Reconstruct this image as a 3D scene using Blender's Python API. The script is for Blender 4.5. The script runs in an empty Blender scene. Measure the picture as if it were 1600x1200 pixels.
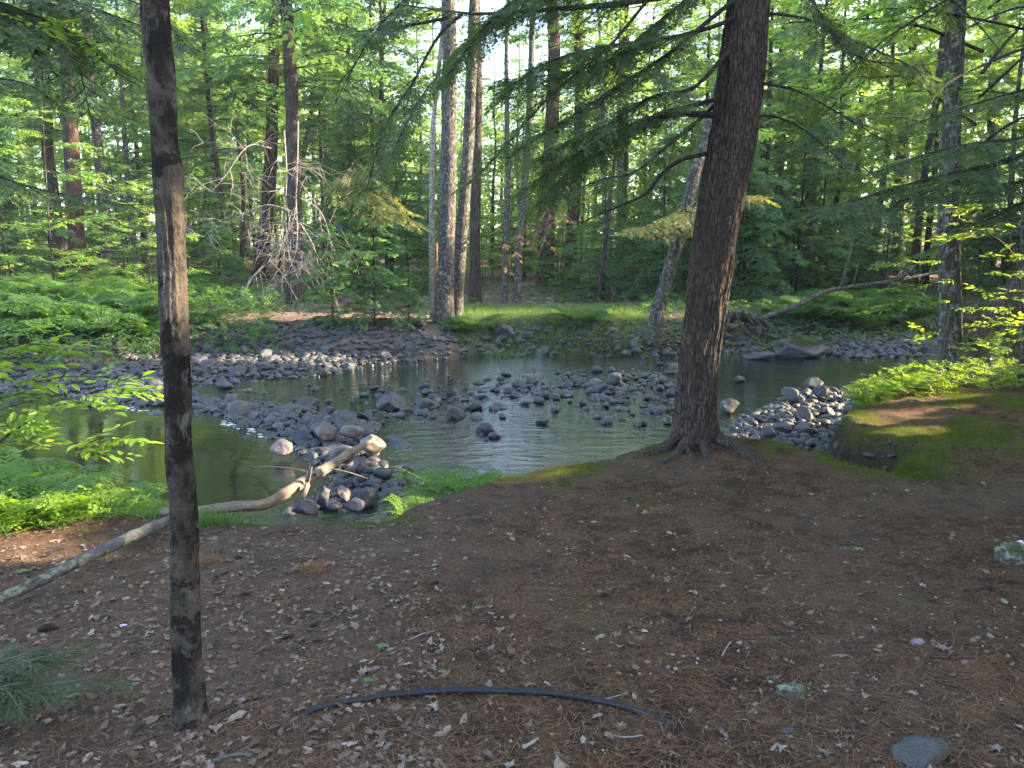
import bpy, bmesh, math, random
import numpy as np
from mathutils import Vector

R = math.radians
rng = np.random.default_rng(11)
random.seed(11)
S = bpy.context.scene
COL = S.collection

# ------------------------------------------------------------------ camera
PITCH, CAMZ, F = 10.0, 1.6, 1232.0
cd = bpy.data.cameras.new("camera")
cd.sensor_fit = 'HORIZONTAL'
cd.sensor_width = 36.0
cd.lens = 36.0 * F / 1600.0
cd.clip_start, cd.clip_end = 0.05, 2000.0
cam = bpy.data.objects.new("camera", cd)
COL.objects.link(cam)
cam.location = (0, 0, CAMZ)
cam.rotation_euler = (R(90 - PITCH), 0, 0)
S.camera = cam

# ------------------------------------------------------------------ light
SUN_AZ, SUN_EL = 84.0, 24.0           # clockwise from +Y, above the horizon
SUN = np.array([math.sin(R(SUN_AZ)) * math.cos(R(SUN_EL)),
                math.cos(R(SUN_AZ)) * math.cos(R(SUN_EL)), math.sin(R(SUN_EL))])
w = bpy.data.worlds.new("World")
S.world = w
w.use_nodes = True
nt = w.node_tree
nt.nodes.clear()
sky = nt.nodes.new('ShaderNodeTexSky')
sky.sky_type = 'NISHITA'
sky.sun_disc = False
sky.sun_elevation = R(SUN_EL)
sky.sun_rotation = R(SUN_AZ)
sky.dust_density = 2.0
bg = nt.nodes.new('ShaderNodeBackground')
bg.inputs['Strength'].default_value = 0.15
wo = nt.nodes.new('ShaderNodeOutputWorld')
nt.links.new(sky.outputs[0], bg.inputs[0])
nt.links.new(bg.outputs[0], wo.inputs[0])
sl = bpy.data.lights.new("sun", 'SUN')
sl.energy = 5.0
sl.angle = R(0.5)
sl.color = (1.0, 0.80, 0.55)
so = bpy.data.objects.new("sun", sl)
COL.objects.link(so)
so.rotation_euler = Vector(tuple(SUN)).to_track_quat('Z', 'Y').to_euler()
S.view_settings.view_transform = 'Standard'
S.view_settings.look = 'None'
S.view_settings.exposure = 3.0
S.view_settings.gamma = 1.0
cy = S.cycles
cy.max_bounces = 7
cy.diffuse_bounces = 3
cy.glossy_bounces = 3
cy.transmission_bounces = 4
cy.transparent_max_bounces = 8
cy.caustics_reflective = False
cy.caustics_refractive = False
cy.sample_clamp_indirect = 4.0
cy.use_denoising = True

# ------------------------------------------------------------------ helpers
def ray(px, py):
    p = R(PITCH)
    cx, cyy = (px - 800) / F, -(py - 600) / F
    return np.array([cx, math.cos(p) + cyy * math.sin(p), -math.sin(p) + cyy * math.cos(p)])

def at(px, py, Y):
    d = ray(px, py)
    return np.array([0, 0, CAMZ]) + d * (Y / d[1])

def onz(px, py, z):
    d = ray(px, py)
    t = (z - CAMZ) / d[2]
    return np.array([0, 0, CAMZ]) + d * t

def unit(v):
    v = np.asarray(v, float)
    return v / (np.linalg.norm(v, axis=-1, keepdims=True) + 1e-12)

def _hash(ix, iy, iz, seed):
    n = (ix.astype(np.int64) * 374761393 + iy.astype(np.int64) * 668265263 + iz.astype(np.int64) * 1274126177 + seed * 974634777) & 0xffffffff
    n = ((n ^ (n >> 13)) * 1274126177) & 0xffffffff
    n = (n ^ (n >> 16)) & 0xffff
    return n / 65535.0

def vnoise(x, y, z=0.0, seed=0):
    x, y, z = np.broadcast_arrays(np.asarray(x, float), np.asarray(y, float), np.asarray(z, float))
    ix, iy, iz = np.floor(x), np.floor(y), np.floor(z)
    fx, fy, fz = x - ix, y - iy, z - iz
    fx, fy, fz = [f * f * f * (f * (f * 6 - 15) + 10) for f in (fx, fy, fz)]
    r = 0
    for a in (0, 1):
        for b in (0, 1):
            for c in (0, 1):
                wgt = (fx if a else 1 - fx) * (fy if b else 1 - fy) * (fz if c else 1 - fz)
                r = r + wgt * _hash(ix + a, iy + b, iz + c, seed)
    return r * 2 - 1

def fbm(x, y, z=0.0, oct=4, seed=0):
    r, a, f = 0, 0.5, 1.0
    for o in range(oct):
        r = r + a * vnoise(np.asarray(x) * f, np.asarray(y) * f, np.asarray(z) * f, seed + o * 17)
        a *= 0.5
        f *= 2.03
    return r

def sstep(a, b, x):
    t = np.clip((x - a) / (b - a), 0, 1)
    return t * t * (3 - 2 * t)

def sdist(poly, X, Y):
    """signed distance to a closed polygon, positive inside"""
    X, Y = np.asarray(X, float), np.asarray(Y, float)
    best = np.full(X.shape, 1e9)
    ins = np.zeros(X.shape, bool)
    n = len(poly)
    for i in range(n):
        ax, ay = poly[i]
        bx, by = poly[(i + 1) % n]
        dx, dy = bx - ax, by - ay
        t = np.clip(((X - ax) * dx + (Y - ay) * dy) / (dx * dx + dy * dy + 1e-12), 0, 1)
        best = np.minimum(best, (X - ax - t * dx) ** 2 + (Y - ay - t * dy) ** 2)
        c = ((ay > Y) != (by > Y)) & (X < (bx - ax) * (Y - ay) / ((by - ay) if by != ay else 1e-9) + ax)
        ins ^= c
    d = np.sqrt(best)
    return np.where(ins, d, -d)

class Geo:
    def __init__(s):
        s.V, s.F, s.M, s.n = [], [], [], 0
    def add(s, V, Fc, mat=0):
        V = np.asarray(V, float).reshape(-1, 3)
        Fc = np.asarray(Fc, int)
        if len(V) == 0 or len(Fc) == 0:
            return s
        s.V.append(V)
        s.F.append(Fc + s.n)
        s.M.append(np.full(len(Fc), mat))
        s.n += len(V)
        return s
    def build(s, name, mats, parent=None, smooth=True):
        me = bpy.data.meshes.new(name)
        V = np.concatenate(s.V)
        me.vertices.add(len(V))
        me.vertices.foreach_set('co', V.astype(np.float32).ravel())
        loops = np.concatenate([f.ravel() for f in s.F])
        tot = np.concatenate([np.full(len(f), f.shape[1]) for f in s.F])
        st = np.concatenate([[0], np.cumsum(tot)[:-1]])
        me.loops.add(len(loops))
        me.loops.foreach_set('vertex_index', loops.astype(np.int32))
        me.polygons.add(len(tot))
        me.polygons.foreach_set('loop_start', st.astype(np.int32))
        me.polygons.foreach_set('material_index', np.concatenate(s.M).astype(np.int32))
        me.polygons.foreach_set('use_smooth', np.full(len(tot), smooth, bool))
        me.update(calc_edges=True)
        for m in (mats if isinstance(mats, (list, tuple)) else [mats]):
            me.materials.append(m)
        return link(name, me, parent)

def link(name, me, parent=None):
    o = bpy.data.objects.new(name, me)
    COL.objects.link(o)
    if parent is not None:
        o.parent = parent
    return o

def tag(o, label, cat, group=None, kind=None):
    o['label'] = label
    o['category'] = cat
    if group:
        o['group'] = group
    if kind:
        o['kind'] = kind
    return o

def empty(name, loc, label, cat, group=None):
    o = bpy.data.objects.new(name, None)
    o.empty_display_size = 0.2
    COL.objects.link(o)
    o.location = tuple(float(a) for a in loc)
    return tag(o, label, cat, group)

def setting(o, kind='structure'):
    o['kind'] = kind
    return o

def resample(P, n):
    P = np.asarray(P, float)
    if len(P) > 2:                                   # catmull-rom first
        Q = [P[0]]
        E = np.vstack([2 * P[0] - P[1], P, 2 * P[-1] - P[-2]])
        for i in range(1, len(E) - 2):
            for t in np.linspace(0, 1, 9)[1:]:
                a, b, c, d = E[i - 1], E[i], E[i + 1], E[i + 2]
                Q.append(0.5 * ((2 * b) + (c - a) * t + (2 * a - 5 * b + 4 * c - d) * t * t + (3 * b - a - 3 * c + d) * t ** 3))
        P = np.array(Q)
    L = np.concatenate([[0], np.cumsum(np.linalg.norm(np.diff(P, axis=0), axis=1))])
    s = np.linspace(0, L[-1], n)
    return np.stack([np.interp(s, L, P[:, k]) for k in range(P.shape[1])], 1)

def tube(P, rad, n=6, caps=False):
    P = np.asarray(P, float)
    k = len(P)
    rad = np.broadcast_to(np.asarray(rad, float), (k,))
    T = unit(np.gradient(P, axis=0))
    u = np.array([1.0, 0, 0]) if abs(T[0][0]) < 0.8 else np.array([0, 1.0, 0])
    U = np.zeros((k, 3))
    for i in range(k):
        u = u - T[i] * np.dot(u, T[i])
        u = u / (np.linalg.norm(u) + 1e-12)
        U[i] = u
    W = np.cross(T, U)
    a = np.linspace(0, 2 * np.pi, n, endpoint=False)
    V = P[:, None] + rad[:, None, None] * (np.cos(a)[None, :, None] * U[:, None] + np.sin(a)[None, :, None] * W[:, None])
    i, j = np.meshgrid(np.arange(k - 1), np.arange(n), indexing='ij')
    Q = np.stack([i * n + j, i * n + (j + 1) % n, (i + 1) * n + (j + 1) % n, (i + 1) * n + j], -1).reshape(-1, 4)
    V = V.reshape(-1, 3)
    if caps:
        V = np.vstack([V, P[0], P[-1]])
        jj = np.arange(n)
        t1 = np.stack([np.full(n, k * n), (jj + 1) % n, jj], 1)
        t2 = np.stack([np.full(n, k * n + 1), (k - 1) * n + jj, (k - 1) * n + (jj + 1) % n], 1)
        return V, Q, np.vstack([t1, t2])
    return V, Q

def inst(T, Fc, O, X, Z, s):
    """template T (unit) copied to frames: X direction, Z approx normal, scale s (N,) or (N,3)"""
    O, X, Z = np.asarray(O), unit(X), np.asarray(Z, float)
    Yv = unit(np.cross(Z, X))
    Zv = np.cross(X, Yv)
    s = np.asarray(s, float)
    if s.ndim == 1:
        s = np.stack([s, s, s], 1)
    V = (O[:, None] + T[None, :, 0:1] * (X * s[:, 0:1])[:, None] + T[None, :, 1:2] * (Yv * s[:, 1:2])[:, None]
         + T[None, :, 2:3] * (Zv * s[:, 2:3])[:, None])
    n = len(O)
    FF = (Fc[None] + (np.arange(n) * len(T))[:, None, None]).reshape(-1, Fc.shape[1])
    return V.reshape(-1, 3), FF

# shafts of sun: (point that is lit, radius); crowns nearer the sun keep a gap there
SHAFTS = []
OFF = np.zeros(3)
def carve(O, grow=0.0):
    """True where foliage may stand"""
    ok = np.ones(len(O), bool)
    for p, r in SHAFTS:
        d = O + OFF - p
        t = d @ SUN
        q = np.linalg.norm(d - t[:, None] * SUN, axis=1)
        ok &= ~((t > 0.25) & (q < r + grow))
    return ok

# ------------------------------------------------------------------ materials
class Mt:
    def __init__(s, name):
        s.m = bpy.data.materials.new(name)
        s.m.use_nodes = True
        s.t = s.m.node_tree
        s.t.nodes.clear()
        s.out = s.t.nodes.new('ShaderNodeOutputMaterial')
    def n(s, kind, i=None, **kw):
        nd = s.t.nodes.new('ShaderNode' + kind)
        for k, v in kw.items():
            setattr(nd, k, v)
        for k, v in (i or {}).items():
            sock = nd.inputs[k]
            if isinstance(v, bpy.types.NodeSocket):
                s.t.links.new(v, sock)
            else:
                if isinstance(v, tuple) and len(v) == 3 and sock.type == 'RGBA':
                    v = v + (1,)
                sock.default_value = v
        return nd
    def coord(s, scale=(1, 1, 1), which='Object'):
        tc = s.n('TexCoord')
        mp = s.n('Mapping', {'Vector': tc.outputs[which], 'Scale': scale})
        return mp.outputs[0]
    def pos(s, scale=(1, 1, 1)):
        g = s.n('NewGeometry')
        mp = s.n('Mapping', {'Vector': g.outputs['Position'], 'Scale': scale})
        return mp.outputs[0]
    def noise(s, vec, scale=5, detail=4, rough=0.55):
        return s.n('TexNoise', {'Vector': vec, 'Scale': scale, 'Detail': detail, 'Roughness': rough}).outputs['Fac']
    def ramp(s, fac, pts, interp='LINEAR'):
        r = s.n('ValToRGB', {'Fac': fac})
        r.color_ramp.interpolation = interp
        e = r.color_ramp.elements
        while len(e) < len(pts):
            e.new(0.5)
        for el, (p, c) in zip(e, pts):
            el.position = p
            el.color = (c, c, c, 1) if isinstance(c, (int, float)) else tuple(c) + (1,)
        return r.outputs[0]
    def mix(s, fac, a, b, mode='MIX'):
        nd = s.n('Mix', data_type='RGBA', blend_type=mode)
        for sock, v in ((nd.inputs[0], fac), (nd.inputs[6], a), (nd.inputs[7], b)):
            if isinstance(v, bpy.types.NodeSocket):
                s.t.links.new(v, sock)
            else:
                sock.default_value = v + (1,) if isinstance(v, tuple) else v
        return nd.outputs[2]
    def math(s, op, a, b=0.0, clamp=False):
        nd = s.n('Math', operation=op, use_clamp=clamp)
        for sock, v in ((nd.inputs[0], a), (nd.inputs[1], b)):
            if isinstance(v, bpy.types.NodeSocket):
                s.t.links.new(v, sock)
            else:
                sock.default_value = v
        return nd.outputs[0]
    def bump(s, h, strength=0.5, dist=0.02, normal=None):
        i = {'Height': h, 'Strength': strength, 'Distance': dist}
        if normal is not None:
            i['Normal'] = normal
        return s.n('Bump', i).outputs[0]
    def finish(s, shader):
        s.t.links.new(shader, s.out.inputs['Surface'])
        return s.m
    def pbr(s, col, rough=0.8, normal=None, spec=0.3):
        i = {'Base Color': col, 'Roughness': rough, 'Specular IOR Level': spec}
        if normal is not None:
            i['Normal'] = normal
        return s.finish(s.n('BsdfPrincipled', i).outputs[0])

def leaf_mat(name, dark, light, trans, tf=0.5, rough=0.45, spec=0.35, clump=1.2):
    m = Mt(name)
    g = m.n('NewGeometry')
    rnd = g.outputs['Random Per Island']
    nz = m.noise(m.pos(), clump, 2)
    f = m.math('ADD', m.math('MULTIPLY', rnd, 0.6), m.math('MULTIPLY', m.ramp(nz, [(0.35, 0.0), (0.65, 1.0)]), 0.4))
    col = m.mix(f, dark, light)
    tcol = m.mix(f, tuple(a * 0.7 for a in trans), trans)
    p = m.n('BsdfPrincipled', {'Base Color': col, 'Roughness': rough, 'Specular IOR Level': spec})
    t = m.n('BsdfTranslucent', {'Color': tcol})
    return m.finish(m.n('MixShader', {0: tf, 1: p.outputs[0], 2: t.outputs[0]}).outputs[0])

def bark_mat(name, c1, c2, c3, sc=(9, 9, 1.6), lichen=None, strength=0.9, dist=0.02, lsc=7.0):
    m = Mt(name)
    v = m.coord(sc)
    warp = m.n('TexNoise', {'Vector': v, 'Scale': 1.2, 'Detail': 3})
    vv = m.n('VectorMath', {0: v, 1: warp.outputs['Color']}, operation='ADD').outputs[0]
    vo = m.n('TexVoronoi', {'Vector': vv, 'Scale': 1.6}, feature='DISTANCE_TO_EDGE').outputs['Distance']
    ridge = m.ramp(vo, [(0.0, 0.0), (0.16, 0.8), (0.5, 1.0)])
    fine = m.noise(v, 6, 6, 0.7)
    col = m.mix(fine, c2, c3)
    col = m.mix(ridge, c1, col)
    ob = m.coord()
    big = m.noise(ob, 3.1, 4)
    col = m.mix(m.ramp(big, [(0.38, 0.0), (0.66, 0.7)]), col, tuple(a * 0.55 for a in c2))
    if lichen:
        ln = m.noise(ob, lsc, 6, 0.7)
        col = m.mix(m.ramp(ln, [(0.53, 0.0), (0.6, 0.85)]), col, lichen)
    h = m.math('ADD', ridge, m.math('MULTIPLY', fine, 0.7))
    return m.pbr(col, 0.92, m.bump(h, strength, dist), 0.15)

def simple_mat(name, a, b, scale=8, rough=0.8, bump=0.3, dist=0.01, spec=0.2):
    m = Mt(name)
    nz = m.noise(m.coord(), scale, 5, 0.6)
    return m.pbr(m.mix(m.ramp(nz, [(0.3, 0.0), (0.7, 1.0)]), a, b), rough, m.bump(nz, bump, dist), spec)

MAT = {}
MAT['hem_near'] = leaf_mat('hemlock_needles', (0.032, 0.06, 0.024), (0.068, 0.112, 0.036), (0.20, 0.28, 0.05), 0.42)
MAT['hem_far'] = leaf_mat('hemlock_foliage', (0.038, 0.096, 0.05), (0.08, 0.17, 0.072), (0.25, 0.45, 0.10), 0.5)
MAT['broad'] = leaf_mat('broad_leaves', (0.045, 0.12, 0.04), (0.10, 0.215, 0.058), (0.44, 0.64, 0.10), 0.58)
MAT['broad_lit'] = leaf_mat('broad_leaves_lit', (0.075, 0.155, 0.022), (0.14, 0.25, 0.035), (0.42, 0.58, 0.04), 0.55, clump=6)  # lit copy of the broad leaves, sunlight put into the colour
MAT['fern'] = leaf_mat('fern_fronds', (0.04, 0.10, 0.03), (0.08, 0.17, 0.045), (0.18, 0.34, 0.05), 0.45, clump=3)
MAT['fern_lit'] = leaf_mat('fern_fronds_lit', (0.07, 0.15, 0.024), (0.15, 0.27, 0.04), (0.34, 0.52, 0.04), 0.5, clump=3)  # lit copy of the fern, sun brightness is in the frond colour
MAT['grass'] = leaf_mat('grass_blades', (0.05, 0.11, 0.025), (0.11, 0.19, 0.04), (0.2, 0.34, 0.05), 0.4, clump=2)
MAT['moss'] = leaf_mat('moss_tufts', (0.045, 0.065, 0.012), (0.12, 0.14, 0.022), (0.17, 0.21, 0.02), 0.25, 0.8, 0.1, clump=4)
MAT['seedling'] = leaf_mat('seedling_needles', (0.032, 0.062, 0.026), (0.068, 0.112, 0.042), (0.08, 0.13, 0.03), 0.3)
MAT['dead_twig'] = simple_mat('dead_twig', (0.15, 0.138, 0.125), (0.27, 0.25, 0.23), 30)
MAT['golden'] = leaf_mat('sun_tinted_needles', (0.07, 0.10, 0.03), (0.16, 0.165, 0.05), (0.38, 0.38, 0.07), 0.45)  # hemlock needles with the warm sunlight painted into their colour
MAT['rusty'] = leaf_mat('rusty_needles', (0.16, 0.08, 0.035), (0.27, 0.15, 0.07), (0.3, 0.16, 0.06), 0.3)
MAT['bark_dark'] = bark_mat('dark_bark', (0.018, 0.013, 0.011), (0.07, 0.052, 0.045), (0.11, 0.088, 0.078))
MAT['bark_hem'] = bark_mat('furrowed_bark', (0.022, 0.016, 0.013), (0.075, 0.055, 0.046), (0.115, 0.088, 0.074), (26, 26, 6.0), strength=0.9, dist=0.01)
MAT['bark_red'] = bark_mat('reddish_bark', (0.022, 0.013, 0.01), (0.085, 0.052, 0.042), (0.12, 0.082, 0.07))
MAT['bark_grey'] = bark_mat('grey_lichened_bark', (0.03, 0.026, 0.023), (0.085, 0.075, 0.066), (0.13, 0.118, 0.106), (12, 12, 2.4), (0.2, 0.205, 0.19), 0.8, lsc=14)
MAT['bark_pale'] = bark_mat('pale_bark', (0.10, 0.09, 0.08), (0.34, 0.31, 0.28), (0.45, 0.42, 0.39), (5, 5, 9), (0.14, 0.12, 0.10), 0.4)
MAT['bark_twig'] = bark_mat('branch_bark', (0.015, 0.012, 0.01), (0.045, 0.036, 0.03), (0.075, 0.06, 0.052), (20, 20, 20), strength=0.5)

def smooth_bark():
    m = Mt('mottled_smooth_bark')
    ob = m.coord()
    a = m.noise(m.coord((9, 9, 6)), 1.0, 6, 0.68)
    b = m.noise(m.coord((26, 26, 12)), 1.0, 5, 0.7)
    c = m.noise(m.coord((7, 7, 9)), 1.0, 4, 0.6)
    col = m.mix(m.ramp(a, [(0.42, 0.0), (0.58, 1.0)]), (0.014, 0.012, 0.0105), (0.066, 0.054, 0.044))
    col = m.mix(m.ramp(c, [(0.52, 0.0), (0.57, 0.9)]), col, (0.010, 0.009, 0.008))
    col = m.mix(m.ramp(b, [(0.58, 0.0), (0.66, 0.7)]), col, (0.10, 0.105, 0.08))
    h = m.math('ADD', a, m.math('MULTIPLY', b, 0.6))
    return m.pbr(col, 0.9, m.bump(h, 1.0, 0.03), 0.12)
MAT['bark_smooth'] = smooth_bark()

def stone_mat(name, a, b, c, wet=0.0):
    m = Mt(name)
    oi = m.n('ObjectInfo')
    rp = m.n('NewGeometry').outputs['Random Per Island']
    rr = m.math('FRACT', m.math('ADD', oi.outputs['Random'], rp))
    ob = m.pos()
    n1 = m.noise(ob, 9, 6, 0.65)
    n2 = m.noise(ob, 70, 4, 0.7)
    col = m.mix(m.ramp(n1, [(0.33, 0.0), (0.68, 1.0)]), a, b)
    col = m.mix(m.ramp(rr, [(0.72, 0.0), (0.95, 0.75)]), col, c)
    col = m.mix(m.ramp(rr, [(0.0, 0.65), (0.35, 0.0)]), col, tuple(x * 0.45 for x in a))
    col = m.mix(m.ramp(n2, [(0.55, 0.0), (0.75, 0.35)]), col, tuple(min(1, x * 1.7) for x in b))
    h = m.math('ADD', n1, m.math('MULTIPLY', n2, 0.3))
    zc = m.n('SeparateXYZ', {0: ob}).outputs[2]
    zw = m.math('ADD', zc, m.math('MULTIPLY', n1, 0.03))
    dry = m.n('MapRange', {'Value': zw, 'From Min': -0.635, 'From Max': -0.59}).outputs[0]
    col = m.mix(dry, m.mix(0.62, col, (0.012, 0.013, 0.012)), col)
    rgh = m.math('ADD', m.math('MULTIPLY', dry, 0.42), 0.2)
    return m.pbr(col, rgh, m.bump(h, 0.7, 0.015), 0.4)
MAT['stone'] = stone_mat('river_stone', (0.026, 0.027, 0.032), (0.055, 0.056, 0.066), (0.09, 0.078, 0.071))
MAT['stone_warm'] = stone_mat('warm_boulder', (0.085, 0.07, 0.064), (0.155, 0.13, 0.118), (0.17, 0.135, 0.115))

def ground_mat():
    m = Mt('forest_ground')
    p = m.pos()
    A = lambda nm: m.n('Attribute', attribute_name=nm).outputs['Fac']
    n_big = m.noise(p, 0.9, 4)
    n_mid = m.noise(p, 6, 6, 0.65)
    n_fin = m.noise(p, 55, 6, 0.75)
    n_str = m.noise(m.pos((40, 150, 60)), 1.0, 4, 0.7)
    n_st2 = m.noise(m.pos((150, 45, 60)), 1.0, 4, 0.7)
    duff = m.mix(m.ramp(n_fin, [(0.38, 0.0), (0.64, 1.0)]), (0.040, 0.022, 0.012), (0.185, 0.106, 0.060))
    duff = m.mix(m.ramp(n_str, [(0.52, 0.0), (0.68, 0.7)]), duff, (0.225, 0.106, 0.048))
    duff = m.mix(m.ramp(n_st2, [(0.55, 0.0), (0.7, 0.6)]), duff, (0.26, 0.150, 0.078))
    duff = m.mix(m.ramp(n_mid, [(0.40, 0.8), (0.56, 0.0)]), duff, (0.036, 0.021, 0.013))
    duff = m.mix(m.ramp(n_big, [(0.45, 0.0), (0.7, 0.55)]), duff, (0.15, 0.108, 0.072))
    vo = m.n('TexVoronoi', {'Vector': p, 'Scale': 75.0, 'Randomness': 1.0})
    spot = m.ramp(vo.outputs['Distance'], [(0.22, 1.0), (0.34, 0.0)])
    keep = m.ramp(m.n('SeparateColor', {0: vo.outputs['Color']}).outputs[0], [(0.72, 0.0), (0.78, 1.0)])
    patch = m.ramp(m.noise(p, 2.2, 5, 0.6), [(0.45, 0.1), (0.62, 1.0)])
    grit = m.math('MULTIPLY', m.math('MULTIPLY', spot, keep), patch)
    duff = m.mix(grit, duff, (0.25, 0.205, 0.165))
    n_ms = m.noise(p, 22, 6, 0.7)
    mossc = m.mix(m.ramp(n_ms, [(0.3, 0.0), (0.7, 1.0)]), (0.042, 0.052, 0.013), (0.115, 0.125, 0.024))
    mfac = m.math('MULTIPLY', A('moss'), m.ramp(m.math('ADD', m.noise(p, 7, 6, 0.7), m.math('MULTIPLY', A('moss'), 0.32)), [(0.5, 0.0), (0.72, 1.0)]), True)
    col = m.mix(mfac, duff, mossc)
    litter = m.mix(m.ramp(m.noise(p, 14, 5, 0.75), [(0.35, 0.0), (0.7, 1.0)]), (0.06, 0.042, 0.033), (0.25, 0.19, 0.16))
    col = m.mix(A('litter'), col, litter)
    sand = m.mix(n_fin, (0.10, 0.075, 0.06), (0.2, 0.155, 0.13))
    col = m.mix(A('sand'), col, sand)
    bed = m.mix(m.ramp(m.noise(p, 11, 5, 0.7), [(0.35, 0.0), (0.65, 1.0)]), (0.02, 0.018, 0.017), (0.075, 0.07, 0.07))
    col = m.mix(A('bed'), col, bed)
    dirt = m.mix(n_fin, (0.022, 0.016, 0.012), (0.06, 0.044, 0.034))
    col = m.mix(A('dirt'), col, dirt)
    h = m.math('ADD', m.math('MULTIPLY', n_fin, 1.0), m.math('ADD', m.math('MULTIPLY', n_mid, 1.2), m.math('MULTIPLY', grit, 0.5)))
    h = m.math('ADD', h, m.math('MULTIPLY', m.math('ADD', n_str, n_st2), 0.5))
    return m.pbr(col, 0.95, m.bump(h, 1.0, 0.03), 0.1)
MAT['ground'] = ground_mat()

def water_mat():
    m = Mt('river_water')
    p = m.pos((1.0, 1.5, 1))
    n1 = m.noise(p, 4.0, 2, 0.5)
    n2 = m.noise(p, 15, 3, 0.6)
    n3 = m.noise(m.pos((1.4, 4.2, 1)), 2.2, 2, 0.5)
    ca = m.n('Attribute', attribute_name='calm').outputs['Fac']
    h = m.math('ADD', m.math('MULTIPLY', n1, 0.65), m.math('ADD', m.math('MULTIPLY', n2, 0.35), m.math('MULTIPLY', n3, 0.6)))
    h = m.math('MULTIPLY', h, m.math('ADD', m.math('MULTIPLY', ca, -0.93), 1.0))
    nor = m.bump(h, 0.6, 0.042)
    fr = m.n('Fresnel', {'IOR': 1.33, 'Normal': nor}).outputs[0]
    body = m.n('BsdfDiffuse', {'Color': (0.011, 0.012, 0.011)})
    tr = m.n('BsdfTransparent', {'Color': (0.52, 0.50, 0.42)})
    b = m.n('MixShader', {0: 0.42, 1: body.outputs[0], 2: tr.outputs[0]})
    gl = m.n('BsdfGlossy', {'Color': (0.95, 0.97, 1.0), 'Roughness': 0.004, 'Normal': nor})
    f2 = m.math('ADD', m.math('MULTIPLY', fr, 1.3), 0.07, True)
    return m.finish(m.n('MixShader', {0: f2, 1: b.outputs[0], 2: gl.outputs[0]}).outputs[0])
MAT['water'] = water_mat()

# ------------------------------------------------------------------ terrain
WZ = -0.65
def pxpoly(pts, z):
    return [tuple(onz(px, py, z)[:2]) for px, py in pts]

EDGE = [(-900, 850), (-300, 830), (0, 806), (130, 806), (250, 800), (330, 806), (430, 812), (540, 812), (600, 803), (650, 783), (720, 765),
        (800, 745), (880, 730), (960, 712), (1040, 700), (1120, 694), (1180, 702), (1240, 714), (1300, 728), (1350, 738), (1395, 736),
        (1400, 716), (1370, 694), (1325, 672), (1312, 652), (1330, 630), (1375, 614), (1440, 604), (1500, 600), (1600, 588), (1800, 572)]
NEAR = pxpoly(EDGE, -0.14) + [(14.5, 13.5), (18.5, 16.5), (26, 19.5), (60, 30), (60, -40), (-60, -40), (-60, 3)]
FEDGE = [(-900, 556), (-300, 552), (0, 550), (110, 558), (200, 548), (260, 536), (330, 530), (430, 532), (560, 536), (650, 538), (700, 540), (760, 532), (850, 533),
         (1000, 536), (1060, 530), (1140, 524), (1200, 522), (1300, 518), (1450, 512), (1500, 500), (1700, 494), (2300, 486)]
FAR = pxpoly(FEDGE, -0.40) + [(220, 60), (400, 420), (-400, 420), (-200, 30)]
BARS = {
    'far_bar': [(-500, 548), (-300, 545), (300, 530), (640, 538), (720, 548), (660, 566), (580, 572), (530, 588), (420, 597), (310, 604), (250, 622), (190, 634), (100, 622), (-100, 612), (-500, 612)],
    'dam': [(190, 612), (300, 608), (380, 628), (470, 630), (540, 648), (600, 664), (610, 700), (640, 740), (650, 772), (560, 806), (430, 806), (480, 770), (505, 742), (440, 706), (405, 682), (340, 654), (250, 644), (195, 638)],
    'right_bar': [(1120, 668), (1160, 640), (1210, 622), (1240, 606), (1320, 606), (1345, 640), (1330, 676), (1330, 712), (1240, 712), (1120, 700)],
    'far_shore': [(690, 543), (760, 535), (850, 536), (1000, 539), (1060, 533), (1140, 527), (1300, 521), (1460, 516), (1480, 536), (1440, 560), (1330, 562), (1240, 548), (1100, 552), (1000, 556), (850, 556), (760, 560)],
}
BARS = {k: pxpoly(v, WZ) for k, v in BARS.items()}
MIDROW = [tuple(onz(px, py, WZ)[:2]) for px, py in [(585, 645), (640, 640), (720, 632), (800, 612), (880, 606), (960, 600), (1030, 602)]]
GULLY = pxpoly([(1290, 700), (1330, 738), (1385, 742), (1425, 728), (1420, 706), (1370, 692), (1310, 684)], -0.2)

def segdist(line, X, Y):
    best = np.full(np.shape(X), 1e9)
    for (ax, ay), (bx, by) in zip(line[:-1], line[1:]):
        dx, dy = bx - ax, by - ay
        t = np.clip(((X - ax) * dx + (Y - ay) * dy) / (dx * dx + dy * dy + 1e-12), 0, 1)
        best = np.minimum(best, np.hypot(X - ax - t * dx, Y - ay - t * dy))
    return best

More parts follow.
